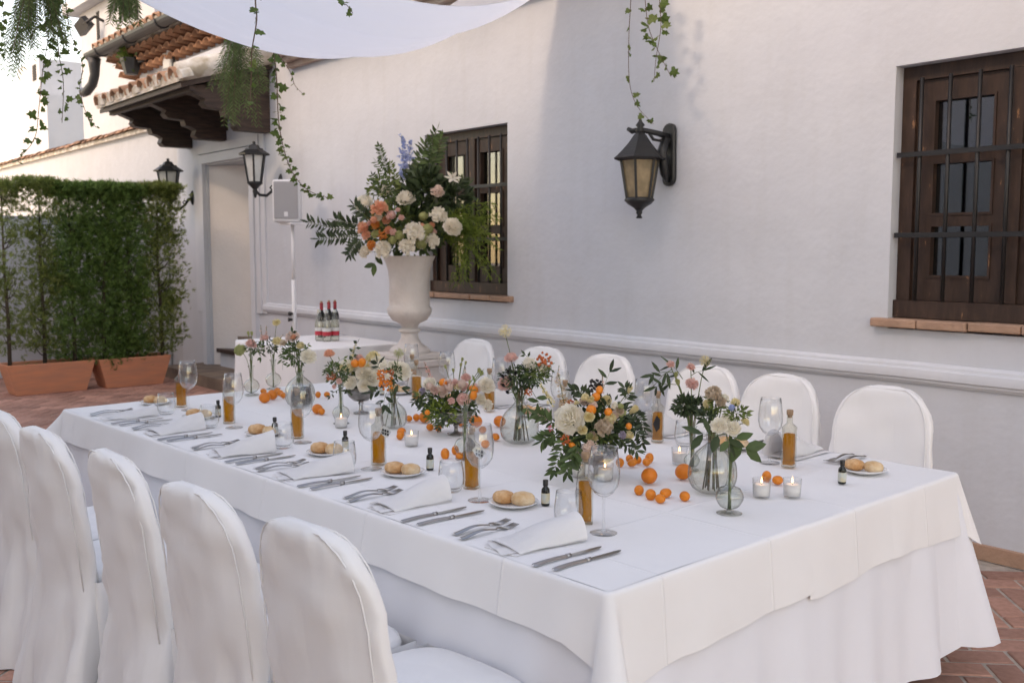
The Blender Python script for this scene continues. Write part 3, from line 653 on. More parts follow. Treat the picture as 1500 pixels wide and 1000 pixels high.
# two carriage lanterns beside the door
def carriage(px, ytop, ybot, x_, label):
    yl = WY - .30; p0 = at_y(px, ytop, yl); p1 = at_y(px, ybot, yl)
    r = empty('carriage_lantern', (p0.x, WY, 0), 0, label, 'lantern', 'carriage lanterns either side of the door')
    hgt = p0.z - p1.z; zb = p1.z; s = hgt / .56
    zt_ = zb + .43 * s; zbt = zb + .15 * s
    cage(r, 6, None, zt_, zbt, .115 * s, .07 * s, M_milk, M_lant, R(30))
    b = MB(); b.lathe([(.15 * s, zt_ - .008), (.152 * s, zt_ + .006), (.09 * s, zt_ + .045 * s), (.085 * s, zt_ + .06 * s), (.06 * s, zt_ + .062 * s), (.045 * s, zt_ + .09 * s), (.02 * s, zt_ + .10 * s)], 6); b.lathe([(.14 * s, zt_ + .005), (.001, zt_ + .01)], 6); b.build('roof', M_lant, r, False)
    b = MB(); b.lathe([(.02 * s, zt_ + .095 * s), (.012 * s, zt_ + .11 * s), (.02 * s, zt_ + .12 * s), (.004, p0.z)], 8); b.build('finial', M_lant, r)
    b = MB(); b.lathe([(.075 * s, zbt + .005), (.078 * s, zbt - .008), (.04 * s, zbt - .045), (.02 * s, zbt - .07), (.026 * s, zbt - .085), (.012, zb)], 10); b.build('drop', M_lant, r)
    for o in r.children: o.location = (0, -.30, 0)
    b = MB(); z = zbt - .075; b.tube([(0, -.30, z), (0, -.25, z - .05), (0, -.17, z - .055), (0, -.10, z + .0), (0, -.06, z + .06), (0, -.02, z + .08)], [.014, .016, .016, .016, .018, .02], 8)
    b.tube([(0, -.1, z), (0, -.13, z + .03), (0, -.11, z + .05), (0, -.09, z + .04)], .008, 6); b.build('arm', M_lant, r)
    b = MB(); b.lathe([(.001, .03), (.03, .028), (.05, .012), (.055, 0)], 14, sx=.75, sy=1.7); b.v = [(x, -zz - .001, y + z + .09) for x, y, zz in b.v]; b.build('wall_plate', M_lant, r)
carriage(372, 207, 290, 0, 'black carriage lantern with milky panes beside the hanging loudspeaker')
carriage(246, 232, 312, 0, 'black carriage lantern with milky panes rising above the hedge top')

# =================================================================== hedge in planters
def planter(y0, y1, xf, label):
    yc = (y0 + y1) / 2; r = empty('planter', (xf - .2, yc, 0), R(2), label, 'planter', 'terracotta trough planters')
    L_ = y1 - y0; b = MB(); t = .022
    def ring(z, dx, dy): return [(-dx, -dy, z), (dx, -dy, z), (dx, dy, z), (-dx, dy, z)]
    rr = [ring(0, .15, L_ / 2 - .09), ring(.33, .195, L_ / 2), ring(.335, .185, L_ / 2 - .01), ring(.33, .17, L_ / 2 - t), ring(.2, .155, L_ / 2 - .05)]
    for q in rr: b.v += q
    b.f += [(k * 4 + i, k * 4 + (i + 1) % 4, k * 4 + 4 + (i + 1) % 4, k * 4 + 4 + i) for k in range(4) for i in range(4)] + [(3, 2, 1, 0)]
    o = b.build('trough', M_terra, r, False); bv = o.modifiers.new('b', 'BEVEL'); bv.width = .012; bv.segments = 2
    b = MB(); b.add(ring(.27, .16, L_ / 2 - .04), [(0, 1, 2, 3)]); b.build('soil', mat('soil', (.04, .028, .02), .95, var=.4, vscale=40), r, False)
planter(2.50, 3.40, -11.35, 'terracotta trough planter holding the sparser hedge trees with bare trunks')
planter(3.43, 4.25, -11.35, 'terracotta trough planter holding the dense hedge trees beside the doorway')
def thuja(x, y, wy, top, dens, m, label, lo=.45):
    r = empty('hedge_tree', (x, y, .27), 0, label, 'tree', 'clipped hedge trees in the troughs')
    t = MB(); lean = ru(-.05, .05); trunk = [(0, 0, 0), (lean * .3, ru(-.02, .02), .5), (lean, ru(-.03, .03), 1.1), (lean, 0, top - .4)]
    t.tube(trunk, [.022, .019, .014, .006], 7)
    for k in range(26):
        z = ru(.1, top - .4); a = ru(0, 6.28); e = Vector((math.cos(a) * .14, math.sin(a) * wy * .8, z + ru(.08, .25)))
        t.tube(bez((lean * z / 1.2, 0, z), (e.x * .6, e.y * .6, z + .02), e, 3), [.008, .006, .004, .002], 4)
    t.build('trunk', M_trunk, r)
    b = MB(); N_ = int(3300 * dens)
    seeds = [Vector((ru(-.17, .17), ru(-wy, wy), ru(lo - .27, top - .33))) for _ in range(int(34 * dens) + 6)]
    for k in range(N_):
        if rnd() < .72:
            c = random.choice(seeds) + Vector((random.gauss(0, .05), random.gauss(0, .06), random.gauss(0, .085)))
        else: c = Vector((ru(-.2, .2), ru(-wy, wy) * 1.05, ru(lo - .27, top - .27)))
        if rnd() < .25: c.z = top - .27 - abs(random.gauss(0, .07))
        c.x = max(-.22, min(.24, c.x)); c.z = min(c.z, top - .27 + abs(random.gauss(0, .025)))
        out = Vector((c.x * 2.2 + ru(-.4, .6), c.y * .7 + ru(-.6, .6), ru(-.25, .9))).normalized(); nn = rvec(); ln = ru(.045, .085)
        b.leaf(c, out, nn, ln, ln * .19, .1); a = out.cross(nn).normalized()
        for s in (-1, 1):
            for q in (.15, .45): b.leaf(c + out * ln * q, out * .75 + a * s * .75, nn, ln * .6, ln * .115, .1)
    b.build('crown', m, r)
spots = [(2.58, .15, .5, M_hedge_b, 'thin sparse hedge tree at the outer end of the trough', .5), (2.93, .15, .75, M_hedge_b, 'sparse hedge tree with a bare pale trunk in the middle of the trough', .45), (3.24, .17, 1.5, M_hedge, 'bushy hedge tree at the gap between the two troughs', .34),
         (3.56, .18, 1.9, M_hedge, 'dense dark hedge tree next to the gap between the troughs', .3), (3.84, .17, 1.9, M_hedge, 'dense dark hedge tree in the middle of its trough', .3), (4.22, .19, 1.25, M_hedge_b, 'loose yellowish hedge tree brushing the door casing', .36)]
for y, wy, dn, m, lb, lo in spots: thuja(-11.55, y, wy, ru(2.22, 2.29), dn, m, lb, lo)
# =================================================================== loudspeaker, side table, urn
random.seed(21)
pS = at_y(421, 295, 4.55); sp = empty('loudspeaker', (pS.x, 4.55, 0), R(56), 'small pale grey loudspeaker on a white pole beside the doorway', 'loudspeaker')
zt, zb = at_y(420, 264, 4.55).z, at_y(420, 326, 4.55).z
b = MB(); b.b2(-.13, .13, -.11, .12, zb, zt); o = b.build('cabinet', M_white, sp, False); bv = o.modifiers.new('b', 'BEVEL'); bv.width = .025; bv.segments = 3
b = MB(); b.b2(-.115, .115, -.122, -.111, zb + .035, zt - .02); o = b.build('grille', M_speaker, sp, False); bv = o.modifiers.new('b', 'BEVEL'); bv.width = .01; bv.segments = 2
b = MB(); b.b2(-.018, .018, -.1255, -.1225, zb + .055, zb + .10); b.build('badge', M_white, sp, False)
ss = empty('speaker_stand', (pS.x + .04, 4.58, 0), 0, 'white tripod speaker stand with black clamp knobs behind the drinks table', 'stand')
b = MB(); b.tube([(0, 0, .35), (0, 0, 1.25)], .022, 10); b.tube([(0, 0, 1.2), (0, 0, zb - .02)], .017, 10); b.build('pole', M_white, ss)
b = MB(); b.b2(-.12, .12, -.08, .08, zb - .022, zb - .002); b.build('top_plate', M_white, ss, False)
for k in range(3):
    a = k * 2.094 + .5; b = MB(); b.tube([(.02 * math.cos(a), .02 * math.sin(a), .75), (.33 * math.cos(a), .33 * math.sin(a), .012)], .012, 6); b.build('leg', M_white, ss)
for z, s in ((.92, 1), (.86, -1)):
    b = MB(); b.tube([(0, -.02, z), (0.02 * s, -.06, z)], [.012, .022], 8); b.build('knob', M_black, ss)
# side table under a floor-length cloth
def drape_table(root_name, x0, x1, y0, y1, zt, m, label, cat, amp=.02):
    b = MB(); P = []; n = 26
    def lerp(a, b_, n): return [a + (b_ - a) * i / n for i in range(n)]
    for x in lerp(x0, x1, n): P.append((x, y0, 0, -1))
    for y in lerp(y0, y1, n): P.append((x1, y, 1, 0))
    for x in lerp(x1, x0, n): P.append((x, y1, 0, 1))
    for y in lerp(y1, y0, n): P.append((x0, y, -1, 0))
    k = len(P); rows = [(0, 0), (.012, -.004), (.016, -.02), (.02, -.15), (.03, -.4), (.045, -zt + .02)]
    for q, (o_, dz) in enumerate(rows):
        for i, (x, y, nx, ny) in enumerate(P):
            f = amp * (q / 5) ** 1.3 * (math.sin(i * .9) + .6 * math.sin(i * .37 + 1)); b.v.append((x + nx * (o_ + f), y + ny * (o_ + f), zt + dz))
    b.f += [(q * k + i, (q + 1) * k + i, (q + 1) * k + (i + 1) % k, q * k + (i + 1) % k) for q in range(len(rows) - 1) for i in range(k)]
    b.f.append(tuple(range(k)))
    o = b.build(root_name, m, None); tag(o, label, cat); o.data.set_sharp_from_angle(angle=R(50)); return o
t_ = empty('drinks_table', (-7.75, 4.2, 0), 0, 'small square table under the white cloth by the urn', 'table')
b = MB(); b.b2(-.58, .58, -.46, .46, .72, .742); b.build('tabletop', M_wood2, t_, False)
for sx in (-1, 1):
    for sy in (-1, 1):
        b = MB(); b.b2(sx * .52 - .025, sx * .52 + .025, sy * .4 - .025, sy * .4 + .025, 0, .718); b.build('leg', M_wood2, t_, False)
drape_table('side_tablecloth', -8.35, -7.15, 3.72, 4.68, .75, M_cloth, 'plain white floor-length cloth on the small drinks table', 'tablecloth')
def bottle(loc, kind, label, group):
    r = empty('wine_bottle' if kind == 'wine' else 'water_bottle', loc, ru(0, 6), label, 'bottle', group)
    if kind == 'wine':
        b = MB(); b.lathe([(.001, 0), (.034, 0), (.037, .006), (.037, .185), (.034, .205), (.018, .235), (.0145, .25), (.0145, .255)], 16); b.build('glass', M_darkglass, r)
        b = MB(); b.lathe([(.0155, .25), (.0155, .315), (.001, .316)], 12); b.build('foil', M_red if rnd() < .8 else M_black, r)
        b = MB(); b.lathe([(.0165, .298), (.0165, .312)], 12); b.build('ring', M_red, r)
        b = MB(); b.lathe([(.0378, .06), (.0378, .15)], 16); b.build('paper_label', M_label, r)
        b = MB(); b.lathe([(.01, .314), (.012, .33), (.001, .331)], 10); b.build('cork', M_cork, r)
    else:
        b = MB(); b.lathe([(.001, 0), (.036, 0), (.038, .01), (.038, .14), (.033, .17), (.018, .225), (.014, .25), (.014, .262)], 18); b.build('glass', M_oilglass, r)
        b = MB(); b.lathe([(.001, .004), (.034, .004), (.035, .13), (.03, .165), (.016, .215), (.001, .216)], 14); b.build('water', M_green, r)
        b = MB(); b.lathe([(.0385, .05), (.0385, .085)], 18); b.build('red_band', M_redlab, r)
        b = MB(); b.lathe([(.0388, .086), (.0388, .118)], 18); b.build('paper_label', M_label, r)
        b = MB(); b.lathe([(.0155, .248), (.0155, .272), (.001, .273)], 12); b.build('cap', M_labelb, r)
for k, (px, py) in enumerate([(463, 495), (474, 493), (483, 492)]):
    q = at_z(px, py, .75); bottle((q.x, q.y + .06, .752), 'wine', 'red-topped dark wine bottle behind the water bottles on the drinks table', 'wine bottles on the drinks table')
for k, (px, py) in enumerate([(468, 499), (479, 500), (491, 499)]):
    q = at_z(px, py, .75); bottle((q.x, q.y, .752), 'water', 'clear water bottle with red label on the drinks table', 'water bottles on the drinks table')
# urn on plinth
UX, UY = at_y(600, 470, 4.35).x, 4.35
zz = lambda py: at_y(600, py, UY).z
urn = empty('stone_urn', (UX, UY, 0), 0, 'tall pale stone urn on a stepped plinth overflowing with flowers', 'urn')
zr, zbow, zbt, zneck, zft = zz(377), zz(450), zz(474), zz(480), zz(512)
sc = fdist((UX, UY)) / FPX
b = MB(); b.lathe([(.001, zneck), (11 * sc, zneck), (14 * sc, zbt), (26 * sc, zz(468)), (32 * sc, zz(459)), (33 * sc, zbow - .01), (29.5 * sc, zbow + .012), (30 * sc, zz(440)), (29 * sc, zz(415)), (31 * sc, zz(395)), (35 * sc, zz(383)), (38 * sc, zr), (38.5 * sc, zr + .012), (35.5 * sc, zr + .012), (29 * sc, zz(392)), (26 * sc, zz(415)), (.001, zz(425))], 40); b.build('bowl', M_stone, urn, sharp=50)
b = MB(); b.lathe([(12 * sc, zneck + .003), (16 * sc, zneck - .012), (16 * sc, zneck - .026), (12 * sc, zneck - .04), (13 * sc, zz(495)), (18 * sc, zz(503)), (27 * sc, zz(509)), (30 * sc, zft), (30 * sc, zft - .02)], 32); b.build('stem', M_stone, urn, sharp=40)
b = MB(); b.b2(-.20, .20, -.20, .20, zft - .065, zft - .021); b.b2(-.24, .24, -.24, .24, zft - .12, zft - .066); b.b2(-.22, .22, -.22, .22, .0, zft - .121); o = b.build('plinth', M_stone, urn, False); o.modifiers.new('b', 'BEVEL').width = .008

# =================================================================== banquet table
T0 = at_z(892, 873, .75); TL = at_z(90, 600, .75); ANG = math.atan2(T0.y - TL.y, T0.x - TL.x)
TLEN, TWID, TZ = 3.66, 1.895, .75
cA, sA = math.cos(ANG), math.sin(ANG)
def TP(u, v, z=TZ): return Vector((T0.x - u * cA - v * sA, T0.y - u * sA + v * cA, z))
def uv_of(px, py, z=TZ):
    q = at_z(px, py, z); dx, dy = q.x - T0.x, q.y - T0.y
    return -(dx * cA + dy * sA), -dx * sA + dy * cA
tb = empty('banquet_table', TP(TLEN / 2, TWID / 2, 0), ANG, 'long banquet table hidden under layered white cloths', 'table')
b = MB(); b.b2(-TLEN / 2 + .02, TLEN / 2 - .02, -TWID / 2 + .02, TWID / 2 - .02, .715, .737); b.build('tabletop', M_wood2, tb, False)
for sx in (-1, -.33, .33, 1):
    for sy in (-1, 1):
        b = MB(); x, y = sx * (TLEN / 2 - .15), sy * (TWID / 2 - .15); b.b2(x - .02, x + .02, y - .02, y + .02, 0, .714); b.build('leg', M_iron, tb, False)
def cloth_path(pts, rad, step):
    """polyline of (u,v) with outward normals, corners rounded; pts corners in order"""
    out = []; n = len(pts)
    segs = []
    for i in range(n - 1):
        a, b_ = Vector(pts[i]), Vector(pts[i + 1]); d = (b_ - a).normalized(); nn = Vector((-d.y, d.x))
        a2 = a + d * (rad if i > 0 else 0); b2 = b_ - d * (rad if i < n - 2 else 0); L_ = (b2 - a2).length; k = max(2, int(L_ / step))
        for j in range(k + 1): out.append((a2 + (b2 - a2) * j / k, nn, 0))
        if i < n - 2:
            d2 = (Vector(pts[i + 2]) - b_).normalized(); n2 = Vector((-d2.y, d2.x)); c = b2 - nn * rad
            for j in range(1, 8):
                t = j / 8; m = (nn * math.cos(t * math.pi / 2) + n2 * math.sin(t * math.pi / 2)); out.append((c + m * rad, m, math.sin(t * math.pi)))
    return out
def hang(mb, path, top, drop, flare, fold, seed, rows=12, off=0.0):
    s = 0; prev = None; k = len(path); base = len(mb.v); S_ = []
    for p, n_, c in path:
        if prev is not None: s += (p - prev).length
        prev = p; S_.append(s)
    for r in range(rows + 4):
        for i, (p, n_, c) in enumerate(path):
            s = S_[i]
            if r < 4:
                a = r / 3 * math.pi / 2 * .92; rr = .013; o_ = -rr + rr * math.sin(a) + off; z = top - rr + rr * math.cos(a)
            else:
                t = (r - 3) / rows; D = drop(s, p, c); a = .013 * .92
                f = fold(s, c) * (t ** 1.25); o_ = off + flare * t * (1 + 1.6 * c) + f + c * .03 * t; z = top - .012 - (D - .012) * t
            q = p + n_ * o_; mb.v.append(tuple(TP(q.x, q.y, z)))
    R_ = rows + 4
    mb.f += [(base + r * k + i, base + (r + 1) * k + i, base + (r + 1) * k + i + 1, base + r * k + i + 1) for r in range(R_ - 1) for i in range(k - 1)]
def top_sheet(mb, u0, u1, v0, v1, z, nu=60, nv=16, amp=.0012):
    mb.grid(lambda a, b_: TP(u0 + (u1 - u0) * a, v0 + (v1 - v0) * b_, z + amp * (math.sin(a * 31 + b_ * 5) * math.sin(b_ * 9 + a * 3) + .5 * math.sin(a * 67 - b_ * 11))), nu, nv)
E_ = 0.0; V1, V2 = .868, 1.362; ins = .013
sv = lambda s, f, ph: math.sin(s * f + ph)
# skirt below (long cool-white cloth); path runs left end -> near side -> right end -> far side
sk = MB(); big_path = cloth_path([(TLEN, TWID), (TLEN, 0), (0, 0), (0, TWID), (TLEN - .001, TWID)], .05, .022)
def skirt_drop(s, p, c):
    d = .72
    if p.x < .06: d = .70 - .09 * max(0, min(1, (p.y - .55) / 1.2)) + .012 * math.sin(p.y * 9)
    return d
def skirt_fold(s, c): return .016 * sv(s, 17, 0) + .012 * sv(s, 31, 1.3) + .010 * sv(s, 9, .5)
hang(sk, big_path, TZ - .006, skirt_drop, .05, skirt_fold, 1, 16, -.006)
top_sheet(sk, ins, TLEN - ins, ins, TWID - ins, TZ - .0065, 30, 10, .0003)
o = sk.build('table_skirt', M_skirt); tag(o, 'cool white floor-length under cloth hanging in soft folds below the table linen', 'tablecloth')
# second loose panel over the far right corner, and a gathered edge showing beneath it
pn = MB(); hang(pn, cloth_path([(0, 1.38), (0, TWID + .0), (.9, TWID)], .06, .02), TZ - .003, lambda s, p, c: .655 - .05 * min(1, max(0, (p.y - 1.4) / .5)), .045, lambda s, c: -.05 * math.exp(-s / .12) + .012 * sv(s, 11, 2) * min(1, s / .2) + .03 * c, 2, 14, .0)
o = pn.build('corner_cloth', M_skirt); tag(o, 'flaring cool white cloth panel over the table corner nearest the wall and barred window', 'tablecloth')
gb = MB(); hang(gb, cloth_path([(.05, 1.45), (.05, 1.80)], .05, .008), .30, lambda s, p, c: .22 + .012 * math.sin(s * 30), .03, lambda s, c: .018 * sv(s, 75, 0), 3, 6, -.03)
o = gb.build('gathered_lining', M_chair); tag(o, 'gathered lining edge peeping out below the corner cloth panel', 'lining')
# three long linen strips on top, each overlapping the next, hems stepping at the right end
def strip(name, va, vb, z, dn, dr, label, near=False, farside=False):
    m = MB(); e0 = ins if near else 0; e1 = ins if farside else 0
    top_sheet(m, ins, TLEN - ins, va + e0, vb - e1, z)
    if near: pts = [(TLEN, vb), (TLEN, va), (0, va), (0, vb)]
    elif farside: pts = [(0, va), (0, vb), (TLEN, vb), (TLEN, va)]
    fold = lambda s, c: .004 * sv(s, 13, 1) + .003 * sv(s, 29, 0) + (.05 if near else .0) * c * (0.6 + .8 * sv(s, 60, 0))
    if near or farside: hang(m, cloth_path(pts, .025, .02), z, dn, .022, fold, 5, 10, .0015 if near else 0)
    else:
        for pts in ([(0, va), (0, vb)], [(TLEN, vb), (TLEN, va)]): hang(m, cloth_path(pts, .03, .02), z, dn, .02, fold, 6, 10, 0)
    o = m.build(name, M_cloth); tag(o, label, 'tablecloth', 'linen strips laid along the banquet table'); return o
def dn_near(s, p, c):
    if p.x < .03 and p.y > .02: return .205 + .007 * math.sin(p.y * 6) + .04 * max(0, 1 - p.y / .25)
    if p.x > TLEN - .03: return .16
    return .142 + .003 * math.sin(s * 2.1) + .11 * c + .05 * max(0, 1 - abs(p.x) / .12)
strip('tablecloth', 0, V1, TZ + .004, dn_near, 0, 'white linen strip on the chair-lined courtyard half of the banquet table', near=True)
strip('tablecloth', V1 - .02, V2, TZ + .0015, lambda s, p, c: .205 + .012 * math.sin(p.y * 8), 0, 'white linen strip along the middle of the banquet table')
strip('tablecloth', V2 - .02, TWID, TZ + .0, lambda s, p, c: .205 + .01 * math.sin(p.y * 8) + .05 * c, 0, 'white linen strip along the wall side of the banquet table', farside=True)
TT = TZ + .0055                                                            # where things stand

# =================================================================== chairs
def chair_proto(seed):
    random.seed(seed); ph = [ru(0, 6) for _ in range(8)]
    r = empty('covered_chair', (0, 0, 0), 0, 'white cloth covered banquet chair', 'chair')
    b = MB(); n = 64; lv = []
    zs = [.004, .06, .12, .18, .24, .30, .36, .41, .46, .51, .56, .61, .66, .71, .755, .79, .825, .855, .88, .90, .918, .932, .943, .951, .957, .960]
    for z in zs:
        t = max(0, (.47 - z) / .47)
        if z > .70: w = .222 * max(0.02, 1 - ((z - .70) / .2608) ** 2.9) ** (1 / 2.5)
        else: w = .226 + .004 * math.sin(z * 12) - .010 * math.exp(-((z - .46) / .07) ** 2)
        w += .055 * t
        zc = max(z, .40); yc = -.235 - .06 * ((zc - .4) / .56); th = .030 if z < .93 else .030 * max(.12, 1 - ((z - .93) / .0305) ** 2) ** .5
        ring = []
        for i in range(n):
            q = 2 * math.pi * i / n; c, s = math.cos(q), math.sin(q); e = .55
            xn = math.copysign(abs(c) ** e, c); x = w * xn; y = th * math.copysign(abs(s) ** e, s)
            curve = .035 * (1 - min(1, (x / .228) ** 2))
            wr = .0045 * math.sin(x * 38 + z * 9 + ph[0]) + .004 * math.sin(x * 21 - z * 26 + ph[1]) + .003 * math.sin(z * 47 + x * 14 + ph[2])
            wr += .006 * math.exp(-((z - .47) / .08) ** 2) * math.sin(x * 55 + ph[3]) + .0035 * math.exp(-((abs(xn) - .92) / .09) ** 2) * math.sin(z * 95 + ph[5])
            if z > .9: wr *= .5
            wr += .0022 * math.sin(x * 120 + ph[6]) * max(0, min(1, (z - .80) / .1)) * (1 if z < .95 else .3) + .002 * math.sin(x * 17 + z * 13 + ph[7]) * (z < .85)
            fl_ = 0
            if s < 0.2: fl_ = t * (.085 + .028 * math.sin(x * 26 + ph[3]) + .020 * math.sin(x * 47 + ph[4])) - .045 * t * math.exp(-(x / .016) ** 2) + .018 * t * math.exp(-((abs(x) - .035) / .02) ** 2)
            ring.append((x, yc + y - curve + wr * (1 if s < 0 else .5) - fl_, z))
        lv.append(ring)
    for q in lv: b.v += q
    b.f += [(k * n + i, k * n + (i + 1) % n, (k + 1) * n + (i + 1) % n, (k + 1) * n + i) for k in range(len(lv) - 1) for i in range(n)] + [tuple((len(lv) - 1) * n + i for i in range(n))]
    back = b.build('back_cover', M_chair, r)
    # piping round the back outline
    for y_s in (-1, 1):
        path = []
        for k in range(41):
            t = k / 40; a = math.pi * t
            z_ = .42 + (.53) * (math.sin(a) ** .38 if 0 < t < 1 else 0); x = .226 * math.copysign(abs(math.cos(a)) ** .34, math.cos(a)) if abs(math.cos(a)) > 1e-6 else 0
            if z_ > .70: x = math.copysign(.223 * max(.0, 1 - ((z_ - .70) / .2608) ** 2.9) ** (1 / 2.5), x)
            x *= .905; yc = -.235 - .06 * ((z_ - .4) / .56) - .035 * (1 - min(1, (x / .228) ** 2)); th = .030 if z_ < .93 else .030 * max(.12, 1 - ((z_ - .93) / .0305) ** 2) ** .5
            path.append((x, yc + y_s * (th * .76 + .002) + .001 * math.sin(k * 2.1), z_ + .0005))
        p = MB(); p.tube(path, .0024, 5); p.build('piping', M_chair, back)
    # skirt to the floor
    b = MB(); P = []; m = 30
    for i in range(m): P.append((-.225 + .45 * i / m, -.235, 0, -1))
    for i in range(m): P.append((.225, -.235 + .457 * i / m, 1, 0))
    for i in range(m): P.append((.225 - .45 * i / m, .222, 0, 1))
    for i in range(m): P.append((-.225, .222 - .457 * i / m, -1, 0))
    k = len(P); rows = 14
    for q in range(rows + 1):
        t = q / rows; z = .462 - .457 * t
        for i, (x, y, nx, ny) in enumerate(P):
            cn = abs(math.sin(math.pi * (i % m) / m)); corner = (1 - cn) ** 3
            f = .075 * t * (.3 if ny < 0 else .55) + .030 * t * corner + t ** 1.2 * (.016 * math.sin(i * .62 + ph[3]) + .012 * math.sin(i * 1.1 + ph[4]) + .008 * math.sin(i * .27 + ph[5] + 3 * t))
            if ny < 0: pl = abs(i - m / 2) ; f += -.030 * t * math.exp(-(pl / 1.2) ** 2) + .02 * t * math.exp(-((pl - 2.6) / 1.4) ** 2)
            cx, cy = x * (1 - .0), y
            dx = (x / .225) * .03 * t if ny != 0 else 0
            bulge = -.035 * (1 - (x / .225) ** 2) * (1 - t) if ny < 0 else 0
            b.v.append((cx + nx * f + dx, cy + ny * f + bulge, z))
    b.f += [(q * k + i, (q + 1) * k + i, (q + 1) * k + (i + 1) % k, q * k + (i + 1) % k) for q in range(rows) for i in range(k)]
    b.build('skirt', M_chair, r)
    # seat cushion
    b = MB(); prof = [(.001, .492), (.10, .492), (.17, .488), (.205, .480), (.222, .468), (.228, .452), (.226, .42)]
    n2 = 40
    for rr, z in prof:
        for i in range(n2):
            q = 2 * math.pi * i / n2; c, s = math.cos(q), math.sin(q); e = .5 if rr > .05 else 1
            x = rr * math.copysign(abs(c) ** e, c); y = rr * math.copysign(abs(s) ** e, s); b.v.append((x, y * 1.02 + .0, z + .002 * math.sin(x * 30 + ph[6]) * math.sin(y * 24 + ph[7])))
    b.f += [(k_ * n2 + i, (k_ + 1) * n2 + i, (k_ + 1) * n2 + (i + 1) % n2, k_ * n2 + (i + 1) % n2) for k_ in range(len(prof) - 1) for i in range(n2)]
    b.build('seat_cover', M_chair, r)
    return r
ORD = ['first', 'second', 'third', 'fourth', 'fifth', 'sixth']
protos = [chair_proto(s) for s in (1, 2, 3)]; used = [False] * 3
def place_chair(k, loc, rz, label, group):
    p = protos[k % 3]
    if not used[k % 3]:
        used[k % 3] = True; p.location = loc; p.rotation_euler = (0, 0, rz); p['label'] = label; p['group'] = group; return p
    return copy_tree(p, None, loc, rz, label, group)
bpy.context.view_layer.update()
NG = 'covered chairs on the courtyard side'; FG = 'covered chairs on the wall side'
near_px = [(452, 764), (286, 710), (166, 661), (62, 627), (0, 600)]
for k, q in enumerate(near_px):
    t = at_z(*q, .955); rz = ANG + R([3, 2, -2, 1, 0][k]); back = Vector((0, -.31, 0)); back.rotate(Euler((0, 0, rz)))
    place_chair(k, (t.x - back.x, t.y - back.y, 0), rz, 'white covered chair on the courtyard side, %s from the hedge end' % ORD[5 - k], NG)
t = TP(TLEN - .12, -.24); place_chair(5, (t.x - .45, t.y, 0), ANG, 'white covered chair on the courtyard side, first from the hedge end', NG)
far_px = [(1307, 570), (1148, 550), (1040, 541), (893, 522), (800, 512), (697, 503)]
for k, q in enumerate(far_px):
    t = at_y(*q, 3.97); rz = math.pi + ANG + R([2, -2, 1, 0, 3, -1][k]); 
    place_chair(k + 1, (t.x, 3.97 - .31, 0), rz, 'white covered chair backed towards the house wall, %s from the hedge end' % ORD[5 - k], FG)

# =================================================================== tableware prototypes (meshes are shared)
def mk(fn, name, m, smooth=True, sharp=None, fix=False):
    b = MB(); fn(b); me = b.mesh(name, smooth)
    if fix:
        import bmesh
        bm = bmesh.new(); bm.from_mesh(me); bmesh.ops.recalc_face_normals(bm, faces=bm.faces); bm.to_mesh(me); bm.free()
    if sharp and smooth: me.set_sharp_from_angle(angle=R(sharp))
    me.materials.append(m); return me
me_bowl = mk(lambda b: b.lathe([(.004, .098), (.012, .100), (.026, .110), (.038, .128), (.0425, .150), (.0425, .175), (.0385, .205), (.0345, .232), (.0337, .232), (.0375, .205), (.0415, .175), (.0415, .15), (.037, .129), (.025, .112), (.001, .103)], 32), 'bowl', M_glass)
me_stem = mk(lambda b: b.lathe([(.0052, .1), (.0036, .085), (.0033, .04), (.0045, .012), (.010, .006), (.001, .004)], 12), 'stem', M_glass)
me_foot = mk(lambda b: b.lathe([(.006, .009), (.02, .0055), (.036, .002), (.037, .001), (.036, .0003), (.001, .0003)], 32), 'foot', M_glass)
me_tum = mk(lambda b: b.lathe([(.001, .001), (.026, .001), (.032, .006), (.040, .025), (.0415, .045), (.038, .075), (.035, .098), (.0338, .098), (.037, .075), (.040, .045), (.0385, .026), (.029, .012), (.001, .010)], 28), 'tumbler', M_glass)
def oilb(b, k=1.0, z0=0, z1=None):
    n = 20; rows = [0, .004, .02, .04, .06, .08, .10, .12, .135, .142, .150, .156, .165, .175]
    for z in rows:
        s = .021 if z < .137 else max(.0095, .021 - (z - .137) * .9); q = .0015 * math.sin(z * 150)
        for i in range(n):
            a = 2 * math.pi * i / n; c, d = math.cos(a), math.sin(a); e = .35 if z < .14 else .8
            b.v.append(((s + (q if s > .015 else 0)) * k * math.copysign(abs(c) ** e, c), (s - q * .5) * k * math.copysign(abs(d) ** e, d), z if z > 0 else 0))
    r_ = len(rows); b.f += [(y * n + i, y * n + (i + 1) % n, (y + 1) * n + (i + 1) % n, (y + 1) * n + i) for y in range(r_ - 1) for i in range(n)] + [tuple(range(n - 1, -1, -1))]
me_oilg = mk(oilb, 'glass', M_oilglass)
def oill(b):
    n = 16; rows = [.008, .03, .06, .09, .112, .113]
    for j, z in enumerate(rows):
        s = .0172 if j < 5 else .001; q = .0013 * math.sin(z * 150)
        for i in range(n):
            a = 2 * math.pi * i / n; c, d = math.cos(a), math.sin(a); b.v.append(((s + q) * math.copysign(abs(c) ** .4, c), (s - q * .5) * math.copysign(abs(d) ** .4, d), z))
    b.f += [(y * n + i, y * n + (i + 1) % n, (y + 1) * n + (i + 1) % n, (y + 1) * n + i) for y in range(len(rows) - 1) for i in range(n)] + [tuple(range(n - 1, -1, -1))]
me_oil = mk(oill, 'oil', M_oil)
me_cork = mk(lambda b: b.lathe([(.007, .168), (.0075, .176), (.011, .177), (.0115, .192), (.010, .195), (.001, .195)], 12), 'cork', M_cork)
